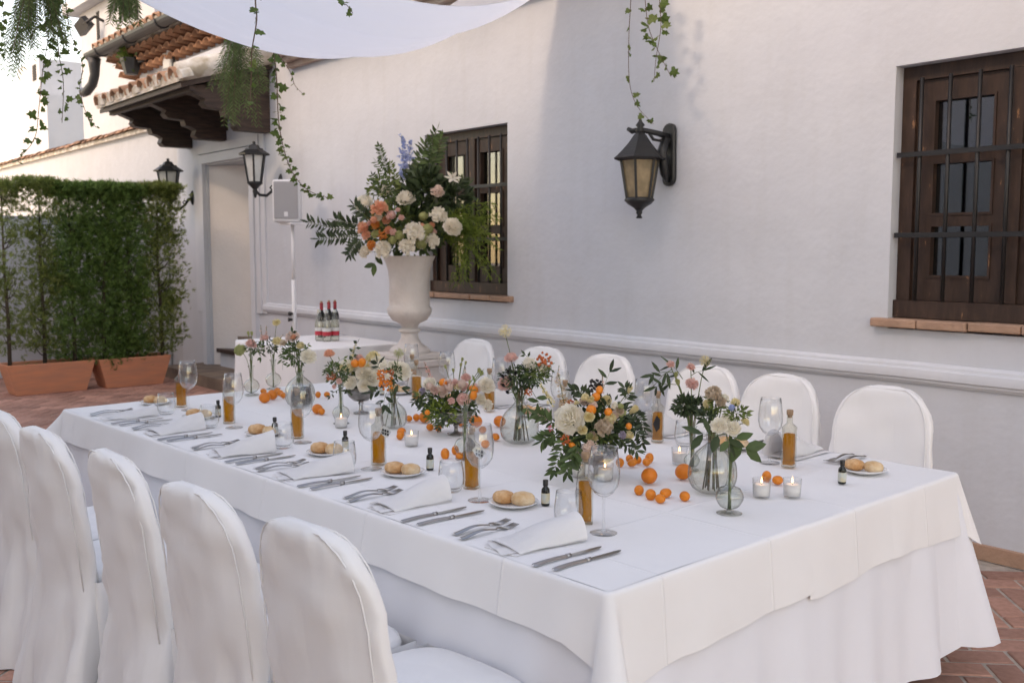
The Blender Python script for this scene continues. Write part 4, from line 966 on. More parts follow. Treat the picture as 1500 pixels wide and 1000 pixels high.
me_tag = mk(lambda b: b.add([(0, 0, 0), (.014, -.003, -.018), (.034, -.006, -.026), (.048, -.005, -.004), (.03, -.003, .012), (.014, -.001, .014)], [(0, 1, 2, 3, 4, 5)]), 'paper_tag', M_label, False)
me_tagk = mk(lambda b: b.add([(.002, -.0235, .105), (.016, -.026, .090), (.014, -.025, .055), (.001, -.0235, .040), (-.013, -.0235, .07)], [(0, 1, 2, 3, 4)]), 'paper_tag', M_black, False)
def tagprint(b):
    for i in range(3):
        for j in range(2): x = .015 + i * .009; z = -.014 + j * .011 - i * .002; b.add([(x, -.0068, z), (x + .007, -.0074, z), (x + .007, -.0074, z + .008), (x, -.0068, z + .008)], [(0, 1, 2, 3)])
me_tagp = mk(tagprint, 'tag_print', M_black, False)
me_string = mk(lambda b: b.tube([(0, -.011, .163), (.006, -.020, .14), (.006, -.0235, .105)], .0007, 4), 'string', M_black)
me_mini = mk(lambda b: b.lathe([(.001, 0), (.0125, 0), (.0135, .003), (.0135, .046), (.0125, .052), (.006, .06), (.006, .064)], 14), 'glass', M_darkglass)
me_minic = mk(lambda b: b.lathe([(.0082, .062), (.0085, .079), (.0075, .0805), (.001, .0805)], 12), 'cap', M_black, sharp=40)
me_minil = mk(lambda b: b.lathe([(.01385, .008), (.01385, .040)], 14), 'paper_label', M_labelb)
me_plate = mk(lambda b: b.lathe([(.001, .003), (.045, .003), (.05, .005), (.068, .012), (.077, .0155), (.0775, .0145), (.07, .0095), (.052, .001), (.048, 0), (.001, .0005)], 40), 'bread_plate', M_china)
def rollfn(sd):
    def f(b):
        random.seed(sd); p = [ru(0, 6) for _ in range(3)]
        b.lathe([(.001, 0), (.018, 0), (.029, .006), (.033, .015), (.031, .026), (.024, .034), (.013, .0385), (.001, .0395)], 22, wob=lambda q, z: .05 * math.sin(2 * q + p[0]) + .03 * math.sin(3 * q + z * 60 + p[1]), sx=1.12, sy=.95)
        b.v = [(x, y, z - (.0035 * math.exp(-((y - .002) / .005) ** 2) if z > .03 and abs(x) < .024 else 0)) for x, y, z in b.v]
    return f
me_roll = mk(rollfn(1), 'bread_roll', M_bread); me_roll2 = mk(rollfn(5), 'bread_roll', M_bread2)
def handle(b, L0, L1, w0, w1, th=.0032):
    n = 14
    b.grid(lambda a, c: ((-.5 + c) * 2 * (w0 + (w1 - w0) * math.sin(min(1, a * 1.6) * math.pi / 2) if a > .12 else w0 * (.55 + .45 * (a / .12) ** .5)), L0 + (L1 - L0) * a, .002 + th * math.sin(c * math.pi) + .002 * math.sin(a * math.pi)), n, 6)
def knife_h(b): handle(b, 0, .115, .0095, .0062, .0065); b.tube([(0, .112, .004), (0, .125, .004)], [.0065, .006], 8)
def knife_b(b):
    pts = [(-.006, .122), (.006, .122), (.0085, .145), (.0095, .19), (.008, .215), (.003, .232), (-.002, .238), (-.0055, .225), (-.006, .18)]
    b.prism(pts, .0032, .0046, 'z')
me_kh = mk(knife_h, 'handle', M_steel); me_kb = mk(knife_b, 'blade', M_steel, False, fix=True)
def fork_h(b):
    b.grid(lambda a, c: ((-.5 + c) * 2 * (.0085 * (1 - a) ** .8 + .0032), .004 + a * .125, .0022 + .0035 * math.sin(c * math.pi) + .008 * math.sin(a * math.pi * .9) ** 2), 16, 6)
def fork_t(b):
    b.grid(lambda a, c: ((-.5 + c) * 2 * (.003 + .0095 * math.sin(min(1, a * 1.3) * math.pi / 2)), .128 + a * .03, .006 - .004 * a + .0015 * (2 * c - 1) ** 2), 8, 8)
    for i in range(4):
        x = (-1.5 + i) * .0066; b.tube([(x * .95, .156, .0022), (x, .175, .0028), (x, .20, .0075)], [.0024, .0022, .0011], 5)
me_fh = mk(fork_h, 'handle', M_steel); me_ft = mk(fork_t, 'tines', M_steel)
def napfn(sd, flat=False):
    def f(b):
        random.seed(sd); k = 1 if not flat else .55; p = ru(0, 6)
        def outer(a, c):                                   # a along the roll, c round the arch
            q = math.pi * (c * 1.12 - .06); w = .052 + .014 * (1 - a) ; h = (.016 + .080 * a ** .9) * k
            x = -w * math.cos(q) + .008 * a + .003 * math.sin(a * 7 + p); z = max(.0015, h * math.sin(q)) + .001; y = a * .235 + .028 * (c - .5) * (1 - a) + .02 * math.sin(q) * (a > .99) * 0
            return (x, y, z + .0025 * math.sin(a * 9 + c * 5 + p))
        b.grid(outer, 18, 22)
        b.grid(lambda a, c: (outer(a, c)[0] * .86, outer(a, c)[1] + .004, max(.0012, outer(a, c)[2] - .006)), 14, 18)   # second fold inside
        b.grid(lambda a, c: (-.058 + c * .116, -.018 + a * .09 - .02 * c, .0015 + .006 * math.sin(c * 6 + p) ** 2 * (1 - a) + .004 * a), 8, 12)
        b.grid(lambda a, c: (-.055 + c * .112 + .004, .10 + a * .125, .0012), 3, 3)
    return f
me_nap = [mk(napfn(s), 'napkin', M_nap) for s in (1, 2, 3)]; me_napf = mk(napfn(9, True), 'napkin', M_nap)
for m in me_nap + [me_napf]: pass
me_card = mk(lambda b: b.b2(-.052, .052, 0, .21, 0, .0009), 'card', M_card, False)
def prints(b):
    random.seed(4)
    for i in range(9):
        y = .03 + i * .018; w = ru(.012, .032); b.b2(-w, w, y, y + .0035, .0009, .0011)
    for i in range(3): b.b2(-.02 + i * .012, -.012 + i * .014, .188, .198, .0009, .0012)
me_print = mk(prints, 'print', M_ink, False)
me_vg = mk(lambda b: b.lathe([(.001, .001), (.027, .001), (.0285, .004), (.0315, .064), (.0300, .064), (.0272, .008), (.001, .007)], 24), 'glass', M_glass, sharp=50)
me_vw = mk(lambda b: b.lathe([(.001, .0075), (.0265, .0075), (.0282, .046), (.020, .044), (.001, .0435)], 20), 'wax', M_wax)
me_vk = mk(lambda b: b.tube([(0, 0, .043), (.0006, 0, .051)], .0008, 4), 'wick', M_black)
me_vf = mk(lambda b: b.lathe([(.0005, .049), (.0022, .052), (.0026, .055), (.0014, .060), (.0002, .065)], 8), 'flame', M_flame)
def multi(name, label, cat, group, loc, rz, parts, sc=1):
    r = empty(name, loc, rz, label, cat, group)
    for n_, me in parts: put(n_, me, r)
    if sc != 1: r.scale = (sc,) * 3
    return r
def single(name, me, label, cat, group, loc, rz=0, sc=1): return tag(put(name, me, None, loc, (0, 0, rz), sc), label, cat, group)
def wineglass(l, w, sc=1.06): return multi('wine_glass', 'clear stemmed wine glass ' + w, 'wine glass', 'wine glasses on the table', l, ru(0, 6), [('bowl', me_bowl), ('stem', me_stem), ('foot', me_foot)], sc)
def tumbler(l, w): return single('tumbler', me_tum, 'clear water tumbler ' + w, 'tumbler', 'water tumblers on the table', l, 0, 1.05)
def oilbottle(l, w, rz, tagk=0):
    parts = [('glass', me_oilg), ('oil', me_oil), ('cork', me_cork)]
    if tagk == 1: parts += [('paper_tag', me_tagk), ('string', me_string)]
    r = multi('oil_bottle', 'corked square bottle of golden oil ' + w, 'oil bottle', 'oil bottles on the table', l, rz, parts, 1.08)
    if tagk == 2:
        t_ = put('paper_tag', me_tag, r, (.012, -.018, .125)); put('tag_print', me_tagp, t_)
    return r
def mini(l, w): return multi('miniature_bottle', 'tiny black-capped dark bottle with pale label ' + w, 'bottle', 'miniature bottles on the table', l, ru(0, 6), [('glass', me_mini), ('cap', me_minic), ('paper_label', me_minil)], 1.0)
def plate(l, rz, w, rolls=True):
    single('bread_plate', me_plate, 'small white bread plate ' + w, 'plate', 'bread plates', l, 0, 1.02)
    c, s = math.cos(rz), math.sin(rz)
    for k, (d, me, nm) in enumerate([(-.034, me_roll, 'browner round bread roll '), (.034, me_roll2, 'paler floury bread roll ')]):
        single('bread_roll', me, nm + w, 'bread roll', 'bread rolls', (l[0] + c * d, l[1] + s * d, l[2] + .0042), rz + ru(-.4, .4), ru(.98, 1.08))
SIDEW = {'n': 'courtyard-side', 'f': 'wall-side'}
def cutlery(kind, u, v, side, w, tilt=0):
    l = TP(u, v, TT); rz = ANG + tilt + (math.pi if side == 'f' else 0)
    if kind == 'knife': multi('table_knife', 'steel table knife ' + w, 'knife', 'table knives', l, rz, [('handle', me_kh), ('blade', me_kb)], 1.04)
    else: multi('table_fork', 'steel table fork ' + w, 'fork', 'table forks', l, rz, [('handle', me_fh), ('tines', me_ft)], 1.06)
def where(side, k): return 'at the %s %s setting from the hedge end' % (ORD[5 - k], SIDEW[side])
near_k = [dict(kn=.263, pl=(752, 742), g=(884, 783), o=(857, 768), t=(833, 772), m=(799, 742), tg=1), dict(kn=.816, pl=(590, 697), g=(703, 735), o=(691, 717), t=(661, 722), m=(630, 690), tg=2),
          dict(kn=1.40, pl=(479, 667), g=(544, 689), o=(555, 682), t=(505, 689), m=(506, 662), tg=2), dict(kn=1.92, pl=(386, 639), g=(443, 650), o=(436, 643), t=(415, 658), m=(403, 640), tg=0),
          dict(kn=2.52, pl=(292, 614), g=(343, 628), o=(336, 621), t=(307, 628), m=(320, 612), tg=0), dict(kn=3.03, pl=(228, 593), g=(277, 602), o=(266, 597), t=(244, 608), m=None, tg=0)]
for k, s in enumerate(near_k):
    random.seed(100 + k); w = where('n', k); kn = s['kn']
    cutlery('knife', kn, .008, 'n', 'inner ' + w, R(ru(-3, 1))); cutlery('knife', kn - .058, .022, 'n', 'outer ' + w, R(ru(-4, 0)))
    cutlery('fork', kn + .305, .02, 'n', 'inner ' + w, R(ru(-5, 0))); cutlery('fork', kn + .352, .035, 'n', 'outer ' + w, R(ru(-4, 1)))
    c = multi('menu_card', 'printed white menu card under the napkin ' + w, 'menu card', 'menu cards', TP(kn + .15, .03, TT), ANG + R(ru(-4, 4)), [('card', me_card), ('print', me_print)], 1.15)
    fl_ = k == 5
    o = single('napkin', me_napf if fl_ else me_nap[k % 3], 'folded white napkin propped open ' + w if not fl_ else 'flat folded white napkin ' + w, 'napkin', 'napkins', TP(kn + .165, .055, TT + .0016), ANG + R(ru(-22, 2)), (ru(.9, 1.08), ru(.9, 1.05), ru(.7, 1.15)))
    u, v = uv_of(*s['pl']); plate(TP(u, v, TT), ANG + R(20), w)
    u, v = uv_of(*s['g']); wineglass(TP(u, v, TT), w)
    u, v = uv_of(*s['o']); oilbottle(TP(u, v, TT), w, ANG + R(ru(20, 40) if k else -48), s['tg'])
    u, v = uv_of(*s['t']); tumbler(TP(u, v, TT), w)
    if s['m']: u, v = uv_of(*s['m']); mini(TP(u, v, TT), w)
far_k = [dict(c=.56, pl=(1265, 693), g=(1127, 680), o=(1155, 685), m=(1233, 710), t=(1050, 655)), dict(c=1.16, pl=(1072, 658), g=(943, 640), o=(963, 648), m=None, t=None), dict(c=1.70, pl=None, g=None, o=None, m=None, t=None),
         dict(c=2.24, pl=None, g=(733, 596), o=(717, 603), m=None, t=None), dict(c=2.80, pl=None, g=(655, 582), o=None, m=None, t=None), dict(c=3.32, pl=(585, 577), g=(603, 566), o=(604, 575), m=None, t=None)]
for k, s in enumerate(far_k):
    random.seed(200 + k); w = where('f', k); c = s['c']; vf = TWID
    for dx, kind, nm in ((.17, 'knife', 'inner '), (.225, 'knife', 'outer '), (-.15, 'fork', 'inner '), (-.20, 'fork', 'outer ')):
        cutlery(kind, c + dx, vf - .02, 'f', nm + w, R(ru(-4, 4)))
    multi('menu_card', 'printed white menu card under the napkin ' + w, 'menu card', 'menu cards', TP(c, vf - .03, TT), ANG + math.pi, [('card', me_card), ('print', me_print)], 1.15)
    single('napkin', me_nap[k % 3], 'folded white napkin propped open ' + w, 'napkin', 'napkins', TP(c + .03, vf - .055, TT + .0016), ANG + math.pi + R(ru(-25, 10)), (1.05, 1.05, 1.15))
    def P_(q, du, dv):
        if q: u, v = uv_of(*q); return TP(u, v, TT)
        return TP(c + du, vf - dv, TT)
    if s['pl'] or k < 6: plate(P_(s['pl'], -.32, .30), ANG + R(10), w)
    wineglass(P_(s['g'], -.04, .37), w); oilbottle(P_(s['o'], -.10, .40), w, ANG + R(ru(0, 40)), 1 if k in (1,) else 0)
    if k < 2: tumbler(P_(s['t'], -.2, .36), w)
    if s['m'] or k > 3: mini(P_(s['m'], -.36, .44), w)

# candles
vot = [((603, 655), 'by the oranges before the pink compote flowers'), ((500, 628), 'below the slim peach-flower vase'), ((995, 681), 'beside the ribbed vase by the lone tangerine'), ((1115, 730), 'of the end pair nearer the ribbed vase'), ((1160, 730), 'of the end pair nearer the oil bottle'), ((886, 706), 'below the big compote arrangement'), ((846, 700), 'below the trailing leaves of the big compote')]
for q, w in vot:
    u, v = uv_of(*q); multi('votive_candle', 'lit white candle in a clear glass cup ' + w, 'candle', 'votive candles', TP(u, v, TT), 0, [('glass', me_vg), ('wax', me_vw), ('wick', me_vk), ('flame', me_vf)], .95)
# fruit
def fruitfn(sd, r, sz):
    def f(b):
        random.seed(sd); p = [ru(0, 6) for _ in range(3)]
        b.lathe([(max(.0005, math.sin(math.pi * i / 14)) * r, -math.cos(math.pi * i / 14) * r * sz - (.0025 if i == 14 else 0)) for i in range(15)], 22, wob=lambda q, z: .02 * math.sin(2 * q + p[0]) + .012 * math.sin(5 * q + p[1] + z * 70))
    return f
me_tang = mk(fruitfn(1, .0285, .92), 'peel', M_orange); me_kum = [mk(fruitfn(s, .0155, z), 'peel', M_kum) for s, z in ((2, 1.05), (3, 1.3), (4, 1.15))]
me_nub = mk(lambda b: b.lathe([(.004, .0), (.003, .0015), (.001, .002)], 6), 'stalk', M_leaf)
def tang(px, py, w, r=1.0):
    u, v = uv_of(px, py, TZ + .027 * r); p = TP(u, v, TT + .0255 * r); o = empty('tangerine', p, 0, 'round orange tangerine ' + w, 'tangerine', 'tangerines scattered on the table')
    put('peel', me_tang, o, (0, 0, 0), (ru(-.6, .6), ru(-.6, .6), ru(0, 6)), r); put('stalk', me_nub, o, (0, 0, .0235 * r), None, 1)
def kum(px, py, w):
    u, v = uv_of(px, py, TZ + .015); s = ru(.92, 1.12); lie = random.choice((0, 1, 1)); me = random.choice(me_kum)
    o = single('kumquat', me, 'small glossy kumquat ' + w, 'kumquat', 'kumquats ' + w, TP(u, v, TT + .0145 * s)); o.scale = (s, s, s)
    o.rotation_euler = (R(90) * lie + ru(-.2, .2), ru(-.2, .2), ru(0, 6))
random.seed(31)
for q in [(951, 698, 'alone in front of the big compote arrangement', 1), (1001, 692, 'tucked behind the ribbed round vase', 1.02), (697, 618, 'behind the slim vase by the pink compote flowers', 1.05), (732, 618, 'touching the round clear vase of tall stems', .95), (622, 612, 'under the leaves left of the pink compote', .95), (588, 634, 'with a kumquat by the votive candle', .7),
          (388, 583, 'in the heap before the slim bud vases', 1.05), (399, 579, 'second of the heap before the slim bud vases', 1.0), (465, 600, 'behind a wine glass near the round clear vase', .9)]: tang(*q)
cl = {'in the row of five before the lone tangerine': [(936, 720), (953, 727), (967, 732), (975, 724), (1003, 729)], 'between the big compote and the candle': [(908, 679), (922, 673), (926, 679), (934, 675), (951, 673), (947, 678)],
      'beside the two candles at the table end': [(1139, 705), (1123, 700)], 'left of the tall slim vase foot': [(652, 667), (667, 661), (673, 669), (682, 667)], 'behind the slim vase and wine glass': [(707, 631), (726, 641), (711, 652), (676, 621)],
      'near the round berry vase': [(599, 614), (610, 613), (630, 627), (586, 640), (642, 628)], 'in the heap before the slim bud vases': [(410, 577), (415, 580), (386, 574), (406, 574)], 'behind the round vase beside the white compote': [(466, 579), (479, 579), (471, 604)]}
for w, L_ in cl.items():
    for q in L_: kum(*q, w)
# =================================================================== flowers
random.seed(41)
def petal_grid(b, th0, rmax, zb, zt, hw, curl, ruf=.03, nu=5, nv=4):
    p1, p2 = ru(0, 6), ru(0, 6); k = ru(.92, 1.08)
    def f(a, c):
        cc = c * 2 - 1; r = rmax * k * (1 - (1 - a) ** 1.8) + .02; z = zb + (zt - zb) * a ** 1.4 - curl * a ** 4 * (1 - .3 * cc * cc)
        wv = hw * (math.sin(min(1, a * 1.25 + .12) * math.pi / 2)) * (1 - .35 * a ** 8); th = th0 + cc * wv
        z -= .12 * rmax * cc * cc * a; r *= (1 - .10 * cc * cc * a) ; z += ruf * math.sin(cc * 7 + p1) * a ** 2; r += ruf * math.sin(cc * 6 + p2) * a ** 2
        return (r * math.cos(th), r * math.sin(th), z)
    b.grid(f, nu, nv)
def rose(b, ruf=.03):
    for n, r, zb, zt, hw, cu in [(6, 1.0, -.45, .05, .62, .28), (6, .88, -.4, .28, .62, .16), (5, .70, -.35, .44, .72, .1), (5, .5, -.3, .52, .75, .04), (4, .32, -.2, .56, .9, 0), (3, .17, -.1, .58, 1.2, 0)]:
        o = ru(0, 6)
        for i in range(n): petal_grid(b, o + 2 * math.pi * i / n, r, zb, zt, hw, cu, ruf)
def carnation(b):
    b.ball((0, 0, -.05), .55, 10, 6)
    for i in range(64):
        d = rvec(); d.z = abs(d.z) * 1.0 - .15; d.normalize(); t = d.orthogonal().normalized(); s = d.cross(t); a0 = ru(0, 6); t, s = t * math.cos(a0) + s * math.sin(a0), s * math.cos(a0) - t * math.sin(a0)
        R_ = ru(.75, 1.02); w = ru(.16, .26); c0 = d * .25; vs = []
        for q, k in ((.35, .5), (.75, 1), (1, 1.15)):
            for e in (-1, 0, 1): vs.append(c0 + d * (R_ - .25) * (q + ru(-.05, .05)) + t * w * k * e + s * ru(-.09, .09))
        b.add(vs, [(0, 1, 4, 3), (1, 2, 5, 4), (3, 4, 7, 6), (4, 5, 8, 7)])
def cluster(b, n=90, fs=.30):
    b.ball((0, 0, 0), .60, 12, 8)
    for i in range(n):
        z = 1 - 1.5 * (i + .5) / n; q = i * 2.39996; r = math.sqrt(max(0, 1 - z * z)); d = Vector((r * math.cos(q), r * math.sin(q), z)); c = d * ru(.72, 1.02)
        t = d.orthogonal().normalized(); s = d.cross(t); o = ru(0, 6)
        for k in range(4):
            a = o + k * math.pi / 2; u = t * math.cos(a) + s * math.sin(a); v = s * math.cos(a) - t * math.sin(a)
            b.add([c, c + u * fs * .6 + v * fs * .5 + d * .10, c + u * fs + d * ru(0, .06), c + u * fs * .6 - v * fs * .5 + d * .10], [(0, 1, 2, 3)])
def berries(b, n=34, s=.2):
    for i in range(n):
        d = rvec(); b.ball(d * ru(.45, 1), s * ru(.8, 1.1), 6, 4)
def bud(b):
    for i in range(5): petal_grid(b, i * 1.257, .5, -.9, .9, .75, -.0, .02, 5, 3)
    for i in range(4): petal_grid(b, i * 1.57 + .4, .36, -.8, 1.0, .8, 0, .02, 5, 3)
def lily(b):
    for i in range(6):
        a = i * 1.047; d = Vector((math.cos(a), math.sin(a), .5)); b.leaf((0, 0, -.2), d, (0, 0, 1), 1.25, .5, .25)
    for i in range(5): b.tube([(0, 0, -.1), (ru(-.3, .3), ru(-.3, .3), .6)], .03, 4)
def allium(b):
    for i in range(110):
        d = rvec(); b.tube([d * .15, d * ru(.8, 1)], .012, 3, False); c = d * ru(.85, 1); t = d.orthogonal().normalized(); s = d.cross(t)
        for k in range(3):
            a = k * 2.1; u = t * math.cos(a) + s * math.sin(a); b.leaf(c, u + d * .4, d, .17, .08)
def mkf(fn, m, *a):
    b = MB(); fn(b, *a); me = b.mesh('bloom'); me.materials.append(m); return me
FM = {}
def bloom(kind, m):
    k = (kind, m.name)
    if k not in FM:
        fn = dict(rose=rose, peony=lambda b: rose(b, .06), carnation=carnation, cluster=cluster, berries=berries, bud=bud, lily=lily, allium=allium)[kind]; FM[k] = mkf(fn, m)
    return FM[k]
def sprig(b, path, ln, wd, n, stem=None, sr=.0015, alt=True, droop=0, spread=1.0):
    path = [Vector(p) for p in path]; L_ = [0]
    for a, c in zip(path, path[1:]): L_.append(L_[-1] + (c - a).length)
    if stem is not None: stem.tube(path, [sr * (1 - .6 * i / (len(path) - 1)) for i in range(len(path))], 4)
    for k in range(n):
        t = (k + 1) / n * L_[-1]
        for i in range(len(path) - 1):
            if L_[i + 1] >= t - 1e-9: break
        f = (t - L_[i]) / max(1e-6, L_[i + 1] - L_[i]); p = path[i].lerp(path[i + 1], min(1, f)); d = (path[i + 1] - path[i]).normalized()
        for s in ((-1, 1) if not alt else ((-1,) if k % 2 else (1,))):
            side = d.cross(Vector((FW.x, FW.y, .2)) + rvec() * .5)
            if side.length < .01: side = rvec()
            side.normalize(); o = (d * .6 + side * s * spread + rvec() * .3 - Vector((0, 0, droop))).normalized()
            b.leaf(p, o, Vector((-FW.x, -FW.y, .6)) + rvec() * .6, ln * ru(.75, 1.15), wd * ru(.8, 1.15))
    b.leaf(path[-1], path[-1] - path[-2], rvec(), ln, wd)
class Bq:
    def __init__(s, name, label, base, cat='flowers', group=None, core=None):
        s.base = Vector(base); s.root = empty(name, s.base, 0, label, cat, group); s.D = fdist(s.base); s.core = core or s.base; s.mb = {}; s.n = 0
    def P(s, px, py, off=0): return at_d(px, py, s.D - off)
    def M(s, part, m):
        if (part, m.name) not in s.mb: s.mb[(part, m.name)] = (MB(), m)
        return s.mb[(part, m.name)][0]
    def fl(s, kind, m, px, py, rp, off=0, name=None, stem=True, up=.35):
        p = s.P(px, py, off); r = rp * (s.D - off) / FPX; o = (p - s.core); o = o.normalized() if o.length > 1e-3 else Vector((0, 0, 1))
        ax = (o * .7 + Vector((0, 0, up)) + Vector((-FW.x, -FW.y, 0)) * .6 + rvec() * .15).normalized()
        nm = name or dict(rose='rose', peony='peony', carnation='carnation', cluster='flower_cluster', berries='berry_cluster', bud='flower_bud', lily='lily', allium='allium_head')[kind]
        e = ax.to_track_quat('Z', 'Y').to_euler(); e.rotate_axis('Z', ru(0, 6)); put(nm, bloom(kind, m), s.root, p - s.base, e, r)
        if stem: s.st(p - ax * r * .4)
    def fruit(s, px, py, rp, off=0):
        p = s.P(px, py, off); r = rp * (s.D - off) / FPX / .0155; put('kumquat', me_kum[s.n % 3], s.root, p - s.base, (ru(0, 1.5), ru(0, 1), ru(0, 6)), r); s.n += 1
    def st(s, p, r=.0017, m=None):
        pts = bez(s.foot + Vector((ru(-1, 1), ru(-1, 1), 0)) * getattr(s, 'splay', .006), s.core + (s.core - s.foot) * .3, p, 6) if hasattr(s, 'foot') else bez(s.core, (s.core + p) / 2 + Vector((0, 0, .01)), p, 4)
        s.M('stems', m or M_stem).tube(pts, r, 5)
    def sp(s, m, pts, ln, wd, n, **k):
        pts = [s.P(*q) for q in pts]; sprig(s.M('leaves', m), pts, ln, wd, n, s.M('stems', M_stem), **k)
    def spike(s, m, p0, p1, n, sz, kind='floret', jit=.012):
        a, c = s.P(*p0), s.P(*p1); b = s.M('spike', m); s.M('stems', M_stem).tube([a, c], .0018, 4)
        for i in range(n):
            t = i / n; p = a.lerp(c, t) + rvec() * jit * (1 - t * .7); d = (rvec() + Vector((0, 0, .2))).normalized()
            for k in range(4): b.leaf(p, (d + rvec() * .8), d, sz * ru(.7, 1.1) * (1 - .4 * t), sz * .6 * (1 - .4 * t))
    def mass(s, m, px, py, rx, ry, n, ln, wd, off=0, depth=.6):
        b = s.M('leaves', m); c = s.P(px, py, off); k = s.D / FPX; right = Vector((FW.y, -FW.x, 0)); upv = Vector((0, 0, 1))
        for i in range(int(n * 1.35)):
            d = rvec() * (rnd() ** .45); p = c + right * d.x * rx * k + upv * d.y * ry * k + Vector((FW.x, FW.y, 0)) * d.z * rx * depth * k
            o = (p - c); o = o.normalized() if o.length > 1e-4 else rvec()
            b.leaf(p, o + rvec() * .7, Vector((-FW.x, -FW.y, .5)) + rvec(), ln * ru(.6, 1.2), wd * ru(.6, 1.2))
    def fill(s, px, py, rx, ry, n, mats, r0, r1, off):
        for i in range(n):
            a = ru(0, 6.28); k = rnd() ** .5; s.fl(random.choice(('carnation', 'rose', 'carnation', 'cluster')), random.choice(mats), px + rx * k * math.cos(a), py + ry * k * math.sin(a), ru(r0, r1), off + ru(-.02, .04), stem=False)
    def done(s):
        for (part, _), (b, m) in s.mb.items():
            b.v = [(x - s.base.x, y - s.base.y, z - s.base.z) for x, y, z in b.v]; b.build(part, m, s.root)
def tpos(px, py): u, v = uv_of(px, py); return TP(u, v, TT)
# ---------------- vases
def vase(name, prof, px, py, m, label, group=None, wob=None, n=32, water=None):
    p = tpos(px, py); k = fdist(p) / FPX; r = empty(name, p, 0, label, 'vase', group); zk = k
    fine = []
    for i in range(len(prof) - 1):
        p0, p1, p2, p3 = [Vector(prof[max(0, min(len(prof) - 1, j))]) for j in (i - 1, i, i + 1, i + 2)]
        for t in (0, .25, .5, .75):
            if i < 2 and t: continue
            q_ = .5 * ((2 * p1) + (p2 - p0) * t + (2 * p0 - 5 * p1 + 4 * p2 - p3) * t * t + (3 * p1 - p0 - 3 * p2 + p3) * t ** 3); fine.append((max(.3, q_.x), max(0, q_.y)))
    prof = fine + [prof[-1]]
    b = MB(); pr = [(a * k, z * zk) for a, z in prof]; inner = [(max(.0008, a - .0014), z) for a, z in pr[::-1] if z > .003]
    b.lathe(pr + inner, n, wob=wob); b.build('glass', m, r)
    if water:
        w = MB(); w.lathe([(a * k * .95, z * zk + .002) for a, z in water], n, wob=wob); w.build('water', M_water, r)
    return p, k
round_prof = lambda R_, h, nk: [(.5, 0), (R_ * .55, 0), (R_ * .8, R_ * .16), (R_ * .97, R_ * .5), (R_, R_ * .85), (R_ * .93, R_ * 1.25), (R_ * .72, R_ * 1.6), (R_ * .45, R_ * 1.85), (nk, R_ * 2.05), (nk * .95, h * .93), (nk * 1.25, h)]
bud_prof = lambda R_, h, nk: [(.5, 0), (R_ * .9, 0), (R_ * .92, 1), (R_ * .25, 3), (R_ * .2, R_ * .3), (R_ * .7, R_ * .55), (R_, R_ * 1.2), (R_ * .75, R_ * 1.8), (nk, R_ * 2.15), (nk * .8, h * .7), (nk * 1.0, h * .9), (nk * 1.5, h)]
rib = lambda q, z: .022 * math.cos(q * 14)
pB, kB = vase('round_vase', round_prof(29, 68, 8), 761, 650, M_vase, 'round clear glass vase with brown stems in water', water=[(.5, 0), (15, 1), (24, 6), (28, 22), (27, 34)], wob=lambda q, z: .012 * math.cos(q * 9 + z * 40))
pC, kC = vase('ribbed_vase', round_prof(36, 80, 8), 1043, 722, M_green, 'large round ribbed grey-green glass vase by the tangerines', wob=rib, n=84)
pD, kD = vase('round_vase', round_prof(22, 52, 5.5), 440, 596, M_vase, 'round clear vase of pale roses beside the slim bud vases', water=[(.5, 0), (12, 1), (18, 5), (21, 18), (20, 26)], wob=rib, n=56)
pE, kE = vase('round_vase', round_prof(19.5, 45, 6), 577, 628, M_vase, 'small round clear vase holding orange berries and white sprays', water=[(.5, 0), (11, 1), (17, 5), (19, 16), (18, 24)], wob=rib, n=56)
pF, kF = vase('bud_vase', bud_prof(21, 112, 5.5), 1068, 754, M_vase, 'stemmed bulb bud vase of white roses at the table end', 'bud vases', water=[(.5, 9), (14, 12), (19, 22), (20, 27)])
pG, kG = vase('bud_vase', bud_prof(16, 82, 5), 681, 674, M_vase, 'slim trumpet bud vase behind a wine glass before the pink compote', 'bud vases', water=[(.5, 7), (11, 9), (15, 17), (15, 20)])
pH, kH = vase('bud_vase', bud_prof(13, 62, 4), 500, 622, M_vase, 'slim bud vase with a peach flower before the silver compote', 'bud vases')
pI, kI = vase('bud_vase', bud_prof(11.5, 44, 3.5), 369, 580, M_vase, 'slim bud vase with a green pompon at the table end near the steps', 'bud vases')
pJ, kJ = vase('bud_vase', bud_prof(11.5, 44, 3.5), 401, 571, M_vase, 'slim bud vase with a yellow bloom next to the drinks table', 'bud vases')
pK, kK = vase('bud_vase', bud_prof(12, 66, 5), 1013, 690, M_vase, 'slim vase of dark stems standing behind the ribbed vase', 'bud vases')
def compote(px, py, rb, h, m, label):
    p = tpos(px, py); k = fdist(p) / FPX; r = empty('compote_bowl', p, 0, label, 'compote', 'footed flower bowls')
    b = MB(); b.lathe([(.001, .002), (rb * .5 * k, .001), (rb * .5 * k, .003), (rb * .2 * k, .008), (3 * k, h * .12 * k), (2.6 * k, h * .3 * k), (4.5 * k, h * .36 * k), (3 * k, h * .42 * k)], 28); b.build('foot', m, r)
    b = MB(); b.lathe([(3 * k, h * .42 * k), (rb * .5 * k, h * .47 * k), (rb * .8 * k, h * .62 * k), (rb * .95 * k, h * .8 * k), (rb * k, h * k), (rb * .97 * k, h * k), (rb * .9 * k, h * .8 * k), (rb * .7 * k, h * .6 * k), (.001, h * .5 * k)], 32); b.build('bowl', m, r)
    return p, k, h * k
M_smoke = glassmat('smoky_glass', (.62, .60, .57), 1.4, .08, edge=.4)
pA, kA, hA = compote(872, 700, 34, 44, M_smoke, 'smoky glass footed bowl under the biggest table arrangement')
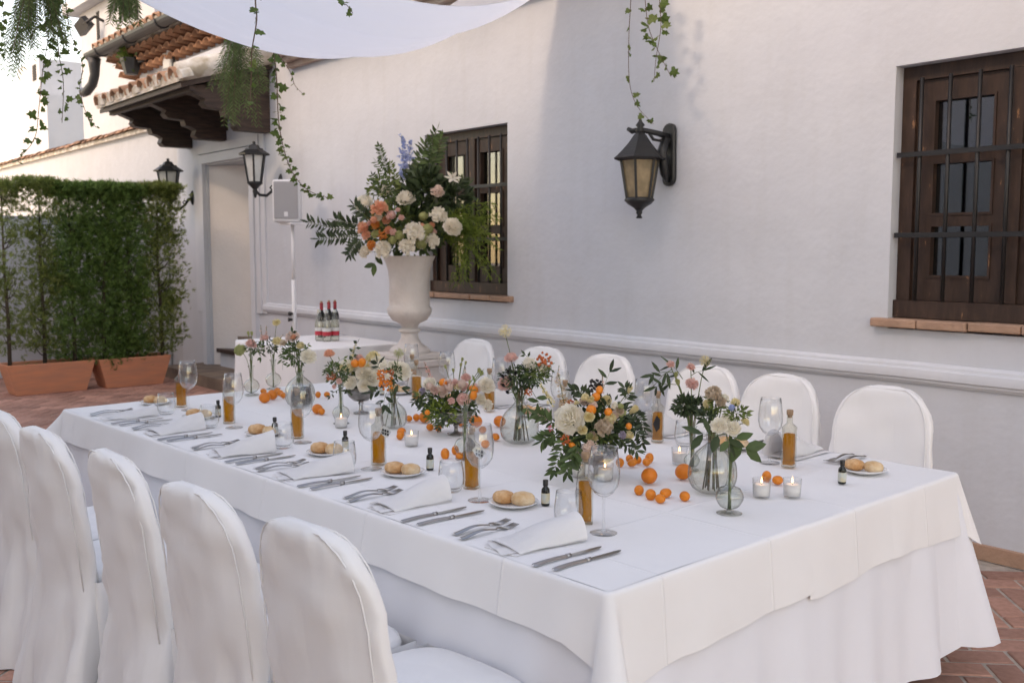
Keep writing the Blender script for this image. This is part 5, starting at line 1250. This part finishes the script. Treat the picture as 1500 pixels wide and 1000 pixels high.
pL_, kL, hL = compote(668, 637, 26, 36, M_silver, 'tarnished footed bowl under the pink and white arrangement')
pM, kM, hM = compote(529, 606, 22.5, 40, M_silver, 'tarnished silver footed bowl under the white roses')
# ---------------- big compote arrangement
q = Bq('flower_arrangement', 'lush compote arrangement with a large white peony, kumquats and trailing leaves', pA + Vector((0, 0, hA * .62)), core=pA + Vector((0, 0, hA + .03)))
q.mass(M_leaf, 872, 628, 58, 34, 420, .035, .014); q.mass(M_leafd, 880, 615, 50, 36, 300, .03, .013); q.mass(M_leafl, 845, 640, 50, 26, 120, .024, .010, .05)
q.fl('peony', P_white, 832, 612, 25, .12, up=.15); q.fl('rose', P_cream, 863, 609, 9, .14); q.fl('rose', P_cream, 853, 629, 8, .14); q.fl('carnation', P_tan, 884, 626, 15, .13); q.fl('carnation', P_cream, 894, 613, 10, .12); q.fl('carnation', P_blush, 865, 655, 12.5, .15, up=0)
q.fl('rose', P_blush, 857, 585, 10, .02); q.fl('rose', P_cream, 888, 585, 9, .03); q.fl('bud', P_cream, 921, 572, 8, .0); q.fl('bud', P_cream, 927, 601, 10, .04); q.fl('carnation', P_lilac, 911, 637, 7, .12); q.fl('carnation', P_cream, 921, 637, 8, .1); q.fl('rose', P_blush, 797, 607, 12, .02); q.fl('carnation', P_blush, 868, 594, 8, .08)
for a in [(873, 581, 6.5, .06), (878, 571, 5.5, .05), (866, 600, 7.5, .12), (891, 603, 6, .12), (838, 652, 4.5, .14), (921, 624, 4.5, .12)]: q.fruit(*a)
q.spike(P_tan, (828, 600), (818, 548), 46, .014, jit=.022); q.spike(P_cream, (808, 592), (792, 563), 30, .013); q.spike(P_pink, (883, 572), (882, 546), 16, .009, jit=.006); q.fl('berries', P_rust, 828, 643, 8, .14, stem=False); q.fl('berries', P_pinkb, 806, 627, 5, .1, stem=False); q.fl('berries', P_dark, 872, 566, 11, .02, stem=False); q.fl('berries', P_rust, 836, 590, 6, .06, stem=False)
q.sp(M_leafd, [(880, 580, 0), (885, 565, 0), (893, 545, 0)], .05, .017, 4); q.sp(M_leafd, [(865, 585, .02), (850, 572, .02), (842, 572, .02)], .035, .014, 8, alt=False)
for a in ([(828, 640, .13), (822, 660, .14), (812, 688, .14)], [(838, 645, .14), (836, 668, .16), (830, 690, .16)], [(815, 635, .1), (803, 640, .1), (795, 645, .1)], [(845, 650, .15), (843, 665, .16), (838, 680, .16)], [(810, 620, .06), (797, 610, .04), (788, 606, .04)]): q.sp(M_leaf, a, .042, .014, 9, alt=False, spread=.9)
for a in ([(905, 640, .12), (918, 652, .12), (932, 660, .12)], [(925, 625, .08), (936, 635, .08), (941, 648, .08)], [(925, 600, .04), (938, 612, .04), (942, 625, .04)], [(915, 585, .0), (922, 575, .0), (915, 568, 0)]): q.sp(M_leafd, a, .034, .012, 8, alt=False)
q.fill(876, 610, 52, 30, 20, [P_cream, P_blush, P_tan, P_white, P_green], 4, 7.5, .09)
q.done()
# ---------------- pink compote
q = Bq('flower_arrangement', 'pink and white compote arrangement with kumquats and feathery green leaves', pL_ + Vector((0, 0, hL * .62)), core=pL_ + Vector((0, 0, hL + .02)))
q.mass(M_leaf, 655, 592, 40, 26, 360, .03, .012); q.mass(M_leafl, 640, 578, 32, 18, 160, .02, .009, .04); q.mass(M_fern, 648, 604, 26, 18, 260, .026, .008, .06)
q.fl('rose', P_white, 628, 561, 11, .06); q.fl('bud', P_blush, 658, 567, 14, .08); q.fl('rose', P_pink, 679, 584, 11, .1); q.fl('peony', P_white, 713, 563, 14, .06); q.fl('rose', P_white, 705, 585, 9, .08); q.fl('carnation', P_white, 714, 593, 9, .08); q.fl('carnation', P_pink, 679, 566, 8, .06); q.fl('rose', P_pink, 683, 552, 8, .02); q.fl('carnation', P_pink, 661, 587, 6, .12); q.fl('rose', P_lilac, 618, 572, 6, .06); q.fl('carnation', P_white, 643, 569, 6, .08); q.fl('rose', P_cream, 615, 575, 5, .05)
for a in [(649, 560, 6, .08), (694, 570, 5.5, .1), (693, 579, 6, .12), (626, 604, 4, .12)]: q.fruit(*a)
q.spike(P_pink, (632, 560), (622, 531), 34, .013, jit=.012); q.spike(P_blush, (680, 560), (682, 537), 14, .011, jit=.008)
for a in [(653, 538, 4), (677, 527, 4), (675, 535, 4), (701, 543, 5), (705, 548, 5), (664, 543, 4), (682, 532, 3.5)]: q.fl('bud', P_green, *a, .0)
for a in ([(640, 590, .06), (625, 598, .06), (613, 590, .06)], [(625, 575, .04), (612, 580, .04), (607, 588, .04)], [(700, 595, .1), (692, 610, .1), (686, 622, .1)], [(660, 605, .1), (648, 612, .12), (643, 625, .12)]): q.sp(M_leafd, a, .028, .011, 8, alt=False)
q.fill(664, 572, 42, 18, 16, [P_pink, P_blush, P_white, P_cream], 4, 7, .07)
q.done()
# ---------------- white compote
q = Bq('flower_arrangement', 'white rose arrangement with two kumquats in the silver compote', pM + Vector((0, 0, hM * .62)), core=pM + Vector((0, 0, hM + .02)))
q.mass(M_leaf, 527, 560, 32, 18, 240, .028, .012); q.mass(M_leafl, 510, 545, 22, 18, 120, .02, .009)
for a in [(506, 535, 12, .02), (531, 546, 11, .08), (512, 560, 11, .08), (534, 564, 11, .1), (546, 553, 14, .08), (556, 530, 12, .02), (590, 542, 16, .0), (577, 536, 11, 0)]: q.fl('rose' if a[2] < 13 else 'peony', P_white, *a)
q.fl('carnation', P_cream, 547, 525, 12, -.02); q.fl('carnation', P_cream, 540, 538, 8, .02); q.fl('rose', P_pink, 526, 523, 7, 0)
q.fruit(520, 532, 6, .08); q.fruit(530, 531, 6, .08); q.spike(P_cream, (512, 540), (521, 502), 26, .014, jit=.012); q.sp(M_leafd, [(514, 535, 0), (519, 515, 0), (523, 503, 0)], .03, .02, 5)
q.fill(532, 545, 36, 14, 12, [P_white, P_cream, P_white], 5, 8, .05)
q.done()
# ---------------- vase bouquets
def vq(label, p, h, k): 
    b = Bq('flower_bunch', label, p + Vector((0, 0, .012)), core=p + Vector((0, 0, h * k))); b.foot = p + Vector((0, 0, .012)); b.splay = .032 if p in (pB, pD, pE) else .005; return b
q = vq('tall-stemmed bunch with a pale allium, pink rose and dark sprays', pB, 68, kB)
q.fl('allium', P_cream, 740, 485, 10, -.02); q.fl('rose', P_pink, 748, 523, 11, .0, up=.9); q.fl('peony', P_pink, 740, 560, 14, .0); q.fl('carnation', P_white, 776, 533, 11, .02); q.fl('berries', P_rust, 797, 527, 12, .02); q.fl('carnation', P_white, 795, 540, 8, .02)
q.mass(M_leafd, 758, 555, 26, 18, 230, .026, .009); q.mass(M_leaf, 780, 548, 26, 18, 220, .024, .009); q.mass(M_leafl, 790, 545, 18, 12, 70, .02, .008, .03)
for a in [(737, 552), (745, 545), (738, 565), (755, 548), (748, 556), (744, 575)]: q.fl('bud', P_dark, *a, 4.5, .06)
q.fl('berries', P_rust, 774, 574, 6, .04); q.sp(M_leaf, [(768, 572, .03), (772, 585, .04), (772, 597, .05)], .06, .024, 2); q.sp(M_leaf, [(778, 570, .03), (785, 582, .04), (792, 595, .05)], .07, .026, 2); q.sp(M_leafd, [(780, 540, 0), (775, 525, 0), (770, 520, 0)], .03, .012, 5); q.sp(M_leafl, [(800, 545, 0), (808, 540, 0), (806, 530, 0)], .028, .010, 5); q.spike(P_blush, (815, 560), (819, 535), 14, .01, jit=.006)
for i in range(9): q.st(q.core + Vector((ru(-.02, .02), ru(-.02, .02), .04)), .0028, M_stemb)
q.done()
q = vq('orange berry bunch with white star sprays and an allium head', pE, 45, kE)
q.fl('berries', P_berry, 565, 560, 12, .05); q.fl('berries', P_berry, 559, 549, 9, .05); q.fl('allium', P_green, 584, 517, 8, -.02); q.fl('carnation', P_white, 561, 535, 7, .06); q.fl('carnation', P_white, 568, 551, 5, .07); q.fl('berries', P_rust, 572, 546, 6, .03)
q.mass(M_leaf, 578, 545, 10, 14, 60, .022, .010); 
for a in ([(572, 570, .04), (582, 562, .04), (588, 568, .04)], [(562, 572, .05), (552, 572, .05), (545, 574, .05)], [(566, 575, .06), (563, 585, .06), (562, 592, .06)], [(556, 540, .04), (554, 535, .04), (553, 532, .04)]): q.sp(M_leafd, a, .05, .02, 3)
for i in range(6): q.st(q.core + Vector((ru(-.02, .02), ru(-.02, .02), .03)), .0022, M_stemb)
q.done()
q = vq('pale ranunculus bunch with a blush rose and dark leaves in the round vase', pD, 52, kD)
q.fl('peony', P_white, 452, 521, 13, .04); q.fl('peony', P_blush, 428, 492, 12, -.03); q.fl('rose', P_cream, 440, 505, 7, .02); q.fl('carnation', P_tan, 415, 503, 6, .03); q.fl('rose', P_peach, 430, 493, 5, .0)
q.mass(M_leaf, 432, 518, 20, 16, 150, .028, .011); q.sp(M_leafd, [(432, 520, 0), (428, 500, 0), (428, 487, 0)], .035, .014, 6); q.sp(M_leafl, [(438, 515, .02), (445, 503, .02), (450, 505, .02)], .026, .011, 5)
for i in range(6): q.st(q.core + Vector((ru(-.03, .03), ru(-.03, .03), .05)), .002)
q.done()
q = vq('white roses with green leaves and a blue floret in the front bud vase', pF, 112, kF)
q.fl('peony', P_white, 1053, 622, 14, .03); q.fl('rose', P_white, 1074, 626, 13, .03); q.fl('rose', P_white, 1065, 613, 11, 0); q.fl('rose', P_cream, 1092, 617, 8, -.01); q.fl('cluster', P_blue, 1072, 597, 5, 0); q.fl('carnation', P_cream, 1077, 590, 8, -.02)
q.mass(M_leafl, 1080, 605, 16, 9, 60, .02, .009); q.sp(M_leafd, [(1062, 635, .03), (1045, 638, .04), (1030, 635, .04)], .07, .03, 3); q.sp(M_leaf, [(1070, 635, .03), (1080, 645, .04), (1092, 655, .04)], .07, .032, 3); q.sp(M_leaf, [(1066, 640, .03), (1068, 648, .04)], .05, .025, 3)
for i in range(4): q.st(q.core + Vector((ru(-.006, .006), ru(-.006, .006), .02)), .0018)
q.done()
q = vq('dark-stemmed bunch with pink starry heads and tan sprays above the ribbed vase', pK, 66, kK)
q.fl('carnation', P_pink, 982, 534, 7, 0); q.fl('carnation', P_pink, 1012, 538, 7, 0); q.fl('carnation', P_pink, 1013, 563, 11, .02); q.fl('bud', P_green, 990, 550, 6, 0); q.fl('bud', P_green, 993, 561, 7, 0); q.fl('allium', P_cream, 1033, 529, 9, 0)
q.mass(M_leafd, 1003, 593, 15, 13, 210, .024, .011); q.mass(M_dk if False else M_leafd, 1022, 595, 12, 12, 110, .024, .01)
for a in ([(985, 545, 0), (970, 545, 0), (958, 548, 0)], [(985, 540, 0), (970, 550, 0), (964, 558, 0)], [(990, 563, 0), (975, 562, 0), (962, 566, 0)], [(1000, 555, 0), (990, 540, 0), (985, 535, 0)], [(1012, 550, 0), (1020, 545, 0), (1028, 543, 0)]): q.sp(M_leafd, a, .055, .014, 3)

for i in range(6): q.st(q.core + Vector((ru(-.03, .03), ru(-.02, .02), .07)), .002, M_stemb)
q.done()
q = vq('tan and cream spray bunch standing in the ribbed vase', pC, 80, kC); q.splay = .045
q.fl('carnation', P_tan, 1045, 578, 14, .02); q.fl('carnation', P_tan, 1055, 590, 10, .02); q.mass(M_leafl, 1048, 590, 15, 12, 80, .022, .008)
q.fl('carnation', P_cream, 1036, 592, 8, 0); q.fl('carnation', P_white, 1062, 583, 7, 0); q.mass(M_leafd, 1036, 612, 12, 10, 60, .026, .011)
for i in range(9): q.st(q.core + Vector((ru(-.03, .03), ru(-.02, .02), .06)), .0026, M_stemb)
q.done()
q = vq('peach rose with small leafy pink sprays in the slim vase', pH, 62, kH)
q.fl('rose', P_peach, 482, 517, 9, 0, up=1); q.fl('berries', P_rust, 485, 551, 7, .02); q.fl('carnation', P_pink, 497, 558, 5, .03); q.fl('carnation', P_pink, 490, 566, 4, .03)
q.mass(M_leaf, 492, 545, 18, 16, 140, .022, .010); q.sp(M_leafl, [(497, 560, 0), (485, 535, 0), (503, 525, 0)], .026, .010, 8); q.sp(M_leafd, [(497, 570, .02), (488, 575, .02), (484, 580, .02)], .022, .01, 4)
for i in range(3): q.st(q.core + Vector((ru(-.01, .01), 0, .03)), .0018)
q.done()
q = vq('green pompon with a peach rose and buds in the slim vase', pI, 44, kI)
q.fl('cluster', P_green, 352, 513, 8.5, .0); q.fl('rose', P_pink, 367, 502, 8, .02); q.fl('bud', P_green, 364, 489, 4, 0); q.fl('bud', P_green, 369, 489, 4, 0); q.fl('carnation', P_pink, 373, 507, 4, .02); q.mass(M_leaf, 372, 510, 14, 10, 70, .022, .009); q.sp(M_leafl, [(368, 520, 0), (378, 512, 0), (383, 503, 0)], .025, .011, 5)
for i in range(3): q.st(q.core + Vector((ru(-.02, .02), 0, .03)), .002)
q.done()
q = vq('pale yellow bloom with pink spikes and hanging leaves in the slim vase', pJ, 44, kJ)
q.fl('carnation', P_cream, 405, 473, 7, 0, up=1.2); q.fl('rose', P_cream, 406, 499, 8, .03); q.fl('rose', P_pink, 388, 494, 6, .02); q.spike(P_pink, (384, 500), (382, 476), 14, .012, jit=.008); q.spike(P_pink, (391, 496), (390, 477), 14, .012, jit=.008); q.spike(P_blush, (400, 510), (415, 490), 20, .012, jit=.012); q.mass(M_leafd, 394, 506, 16, 10, 90, .024, .01); q.sp(M_leaf, [(410, 515, .02), (413, 525, .02), (414, 532, .02)], .04, .013, 3); q.sp(M_leaf, [(384, 510, 0), (382, 517, 0), (382, 523, 0)], .035, .013, 2)
for i in range(3): q.st(q.core + Vector((ru(-.02, .02), 0, .03)), .002)
q.done()
q = vq('few tall green stems with pale pink buds in the trumpet vase', pG, 82, kG)
q.fl('rose', P_pink, 679, 582, 7, .02); q.fl('bud', P_green, 688, 560, 4, .02); q.fl('bud', P_green, 703, 545, 4, 0); q.sp(M_leafl, [(680, 598, .02), (690, 570, .02), (703, 548, .02)], .03, .008, 4)
for i in range(3): q.st(q.core + Vector((ru(-.01, .01), 0, .02)), .0022)
q.done()
# ---------------- urn flowers
uc = Vector((UX, UY, zr - .02)); q = Bq('urn_flowers', 'large urn display of white hydrangeas, peach roses, blue delphinium and ferns', uc, core=Vector((UX, UY, zr + .05)))
q.mass(M_leaf, 598, 330, 70, 42, 520, .075, .034); q.mass(M_leafd, 620, 285, 34, 36, 300, .10, .05); q.mass(M_leafl, 572, 325, 34, 30, 220, .05, .022, .15); q.mass(M_leafd, 662, 290, 26, 26, 170, .10, .032); q.mass(M_leafl, 563, 275, 24, 20, 130, .045, .02, .05)
for a in [(532, 296, 15, .1), (535, 369, 10, .2), (561, 366, 14, .3), (594, 289, 15, .15), (642, 316, 14, .25), (664, 331, 15, .3), (607, 341, 17, .35), (596, 362, 13, .35), (633, 353, 12, .3), (566, 281, 12, .05)]:
    q.fl('carnation' if a[2] != 15 else 'peony', P_white, *a, name='hydrangea')
for a in [(555, 306, 14, .25), (533, 334, 11, .2), (537, 345, 8, .22)]: q.fl('carnation', P_peach, *a)
q.fl('carnation', P_orange, 550, 330, 8, .25); q.fl('berries', P_orange, 560, 344, 8, .3); q.fl('carnation', P_orange, 545, 359, 8, .28); q.fl('carnation', P_blush, 641, 281, 11, .2); q.fl('lily', P_white, 663, 260, 11, .15)
for a in [(626, 336, 8), (617, 357, 8), (622, 346, 7), (585, 345, 7), (575, 352, 6)]: q.fl('cluster', P_green, *a, .3)
for a in [(570, 318, 5), (588, 319, 5), (583, 308, 4), (576, 340, 6)]: q.fl('carnation', P_pink, *a, .3)
for x0, y0, x1, y1 in ((592, 256, 588, 198), (599, 262, 601, 205)):
    q.spike(P_blue, (x0, y0), (x1, y1), 70, .036, jit=.045)
for a in ([(606, 280, 0), (620, 235, 0), (640, 192, 0)], [(600, 280, .05), (612, 240, .05), (622, 213, .05)], [(615, 285, 0), (636, 240, 0), (645, 205, 0)], [(620, 280, 0), (630, 255, 0), (630, 225, 0)]): q.sp(M_leaf, a, .08, .026, 20, alt=False, sr=.004)
for a in ([(580, 300, .1), (565, 262, .1), (552, 238, .1)], [(575, 300, .1), (555, 275, .1), (546, 258, .1)], [(585, 290, .05), (578, 255, .05), (572, 240, .05)], [(570, 255, .05), (562, 235, .05), (555, 215, .05)]): q.sp(M_leafl if a[0][0] > 580 else M_leaf, a, .045, .018, 18, alt=False, sr=.003)
for a in ([(525, 335, .2), (490, 335, .2), (453, 326, .2)], [(528, 345, .2), (495, 348, .2), (468, 350, .2)], [(530, 350, .2), (518, 362, .2), (512, 372, .2)], [(525, 330, .2), (505, 325, .2), (492, 322, .2)], [(540, 320, .2), (528, 310, .2), (520, 302, .2)]): q.sp(M_leafd, a, .075, .022, 16, alt=False, sr=.004)
q.sp(M_leaf, [(548, 365, .3), (550, 375, .3), (549, 386, .3)], .10, .045, 2); q.sp(M_leafd, [(660, 275, .1), (675, 268, .1), (680, 260, .1)], .08, .02, 8)
q.fill(590, 335, 55, 26, 14, [P_pink, P_green, P_white, P_peach], 4, 8, .25)
fb = q.M('fern', M_fern)
for i in range(44):
    a = q.P(ru(645, 670), ru(325, 350), .15); e = q.P(ru(680, 732), ru(315, 420) if i > 6 else ru(300, 330), ru(0, .3)); mid = (a + e) / 2 + Vector((0, 0, ru(.05, .16)))
    if i > 34: e = q.P(ru(655, 690), ru(390, 425), .25)
    pts = bez(a, mid, e, 10); fb.tube(pts, .002, 3, False)
    for j in range(1, 11):
        for t in range(7):
            d = (rvec() + (pts[j] - pts[j - 1]).normalized() * .8).normalized(); fb.leaf(pts[j] + (pts[j - 1] - pts[j]) * rnd(), d, rvec(), ru(.03, .06), .0075, .1)
q.done()

# =================================================================== hanging ivy, pepper fronds, drapes
random.seed(77)
def ivy_leaf(sd):
    random.seed(sd); b = MB(); o = [(0, 0), (.35, -.12), (.55, .15), (.33, .38), (.42, .62), (.16, .68), (0, 1.0), (-.16, .66), (-.44, .6), (-.32, .36), (-.52, .12), (-.33, -.14)]
    b.v = [(x * ru(.9, 1.1), y, -.25 * abs(x) + .1 * ru(-1, 1) * (y > .5)) for x, y in o] + [(0, .3, .02)]; n = len(o)
    b.f = [(i, (i + 1) % n, n) for i in range(n)]; return b
ivy_me = []
for s in (1, 2, 3):
    me = ivy_leaf(s).mesh('leaf', False); me.materials.append(M_ivy); ivy_me.append(me)
ivy_me2 = []
for me in ivy_me:
    c = me.copy(); c.materials.clear(); c.materials.append(M_leafl); ivy_me2.append(c)
def ivy(label, pts, D, n, size=.045, light=.2, stemr=.0025, spread=.02):
    P = []; 
    if callable(D): P = [D(x, y) for x, y in pts]
    else: P = [at_d(x, y, D) for x, y in pts]
    # smooth the path
    Q = []
    for i in range(len(P) - 1):
        p0, p1, p2, p3 = P[max(0, i - 1)], P[i], P[i + 1], P[min(len(P) - 1, i + 2)]
        for j in range(5):
            t = j / 5; Q.append(.5 * ((2 * p1) + (p2 - p0) * t + (2 * p0 - 5 * p1 + 4 * p2 - p3) * t * t + (3 * p1 - p0 - 3 * p2 + p3) * t ** 3))
    Q.append(P[-1]); r = empty('ivy_strand', Q[0], 0, label, 'ivy', 'ivy strands hanging overhead')
    b = MB(); b.tube([p - Q[0] for p in Q], [stemr * (1 - .5 * i / len(Q)) for i in range(len(Q))], 5); b.build('stem', M_ivystem, r)
    for k in range(n):
        t = (k + rnd() * .8) / n * (len(Q) - 1); i = min(len(Q) - 2, int(t)); p = Q[i].lerp(Q[i + 1], t - i)
        off = rvec() * spread; s = size * ru(.6, 1.15) * (1 - .35 * t / len(Q))
        d = Vector((off.x, off.y, -abs(ru(.2, 1)) * .02)) + rvec() * .012; z = Vector((-FW.x, -FW.y, .5)) + rvec() * .8
        q_ = d.to_track_quat('Y', 'Z'); e = q_.to_euler(); m3 = Matrix((d.normalized().cross(z.normalized()).normalized(), d.normalized(), d.normalized().cross(z.normalized()).normalized().cross(d.normalized()))).transposed()
        put('leaf', random.choice(ivy_me2 if rnd() < light else ivy_me), r, p - Q[0] + off * .3, m3.to_euler(), s)
ywall = lambda x, y: at_y(x, y, 4.55)
ivy('red-stemmed ivy strand hanging in front of the white drape', [(374, -70), (374, 0), (376, 30), (369, 75), (368, 110), (366, 160)], 4.6, 13, .05, .1, .004)
ivy('thick leafy ivy strand trailing down beside the doorway lantern', [(392, 40), (402, 85), (406, 130), (408, 175), (415, 215), (428, 252), (450, 278), (480, 290)], 6.3, 62, .062, .15, .004, .05)
ivy('short ivy offshoot curling away from the leafy doorway strand', [(404, 75), (425, 105), (432, 125), (444, 138)], 6.3, 7, .04, .3)
ivy('long thin ivy runner reaching down to the hexagonal lantern', [(927, -60), (924, 0), (921, 60), (922, 120), (933, 155), (957, 182)], ywall, 11, .065, .5, .003, .03)
ivy('leafy ivy tuft hanging above the hexagonal lantern', [(940, -60), (945, 0), (950, 40), (964, 75), (983, 113)], ywall, 20, .075, .25, .003, .06)
ivy('second ivy tip hanging beside the leafy tuft over the lantern', [(965, -60), (966, 0), (968, 40), (961, 85), (958, 120)], ywall, 16, .07, .3, .003, .05)
ivy('broad-leaved ivy strand drooping over the hedge and garden wall', [(78, -60), (76, 0), (70, 60), (62, 110), (57, 160), (50, 205), (22, 238)], 5.4, 46, .062, .15, .003, .06)
ivy('bushy ivy strand hanging next to the broad-leaved one', [(88, -60), (86, 20), (85, 70), (93, 120), (91, 180)], 5.4, 34, .055, .2, .003, .06)
ivy('slender wandering ivy strand in front of the chimney tower', [(92, -60), (96, 0), (104, 50), (121, 95), (117, 130), (126, 165), (141, 187)], 5.2, 26, .042, .2)
ivy('ivy strand at the outer edge above the garden wall', [(8, -60), (4, 0), (6, 40), (0, 80)], 5.2, 18, .055, .2)
ivy('little ivy tip poking out below the drape', [(492, -40), (500, 2), (508, 8), (517, 20)], 4.4, 5, .045, .3)
def fronds(label, D, xs, y0, y1f, n):
    P0 = at_d(xs[0], y0, D); r = empty('pepper_branch', P0, 0, label, 'branch', 'feathery branches hanging overhead'); b = MB(); s = MB(); k = D / FPX
    for i in range(n):
        x = ru(xs[0], xs[1]); e = y1f(x); a = at_d((x + xs[0] + xs[1]) / 3, y0 - 20, D + ru(-.15, .15)); z = at_d(x + ru(-8, 8), e, D + ru(-.15, .15)); pts = bez(a, (a + z) / 2 + Vector((ru(-.03, .03), ru(-.03, .03), .05)), z, 9)
        s.tube([p - P0 for p in pts], .0012, 3, False)
        for j in range(1, 10):
            for t in range(3):
                p = pts[j - 1].lerp(pts[j], t / 3); d = (pts[j] - pts[j - 1]).normalized(); sd_ = d.cross(Vector((FW.x, FW.y, 0)) + rvec() * .4).normalized()
                for q_ in (-1, 1): b.leaf(p - P0, d * .75 + sd_ * q_ * .75 + rvec() * .15, Vector((-FW.x, -FW.y, .2)) + rvec() * .3, ru(.030, .045), .006, .12)
    b.build('leaflets', M_frond, r); s.build('stems', M_ivystem, r)
fronds('feathery green pepper-tree branch hanging below the drape by the porch', 6.2, (312, 392), 62, lambda x: ru(110, 150) + (40 if 330 < x < 375 else 0), 34)
fronds('feathery green pepper-tree branch hanging over the garden wall', 5.4, (4, 104), -10, lambda x: ru(40, 90) + (35 if x < 30 else 0), 44)
fronds('short pepper-tree sprig in front of the chimney tower cap', 5.6, (166, 200), -20, lambda x: ru(14, 40), 26)
# drapes strung from the eave out over the table
def drape(xa, xb, label, sag=.225, seed=0, y_end=-6.9):
    random.seed(seed); p = [ru(0, 6) for _ in range(5)]
    def f(a, c):
        y = 4.62 - a * (4.62 - y_end); x = xa + (xb - xa) * c
        span = 3.84; j = (4.72 - y) / span; fr = j - math.floor(j); yy = (fr - .5) * span
        z = 2.73 + (.29 if (yy < 0 and j < 1) else .245) * yy * yy
        low = 1 - (yy / 1.92) ** 2
        z -= .10 * math.sin(math.pi * c) * max(0, low) * 1 ; z += .012 * math.sin(c * 19 + p[0] + y * .5) * max(.15, low) + .008 * math.sin(c * 41 + p[1])
        x += .32 * (c - .5) * -2 * (1 - max(0, low)) ** 2; return (x + .03 * math.sin(y * 1.3 + p[2]), y, z)
    b = MB(); b.grid(f, 110, 40); o = b.build('drape', M_drape); tag(o, label, 'drape', 'white drapes strung over the table')
    sd_ = o.modifiers.new('s', 'SOLIDIFY'); sd_.thickness = .002
    return o
drape(-5.62, -4.15, 'white fabric drape sagging over the hedge end of the table, its belly in view', seed=1)
drape(-2.0, -.55, 'white fabric drape strung above the barred window end', seed=3)
for y in (.88, -2.96, -6.8):
    b = MB(); b.tube([(-9, y, 3.62), (-5, y, 3.55), (-1, y, 3.55), (4, y, 3.62)], .006, 6); o = b.build('support_wire', M_iron); tag(o, 'thin dark wire carrying the drapes over the courtyard', 'wire', 'support wires')
# unseen house behind the camera, inferred from the shade and sized to block sun
opp = empty('unseen_opposite_house', (-4, -5, 0), 0, 'unseen white three-storey house across the courtyard sized to shade the table', 'house')
b = MB(); b.b2(-13, 9, -4, 0, 0, 8.9); b.build('wall', M_wall2, opp, False)
b = MB(); b.prism([(-4.3, 8.902), (.35, 8.902), (-2, 11.3)], -13.2, 9.2, 'x'); b.build('roof', M_tile, opp, False)
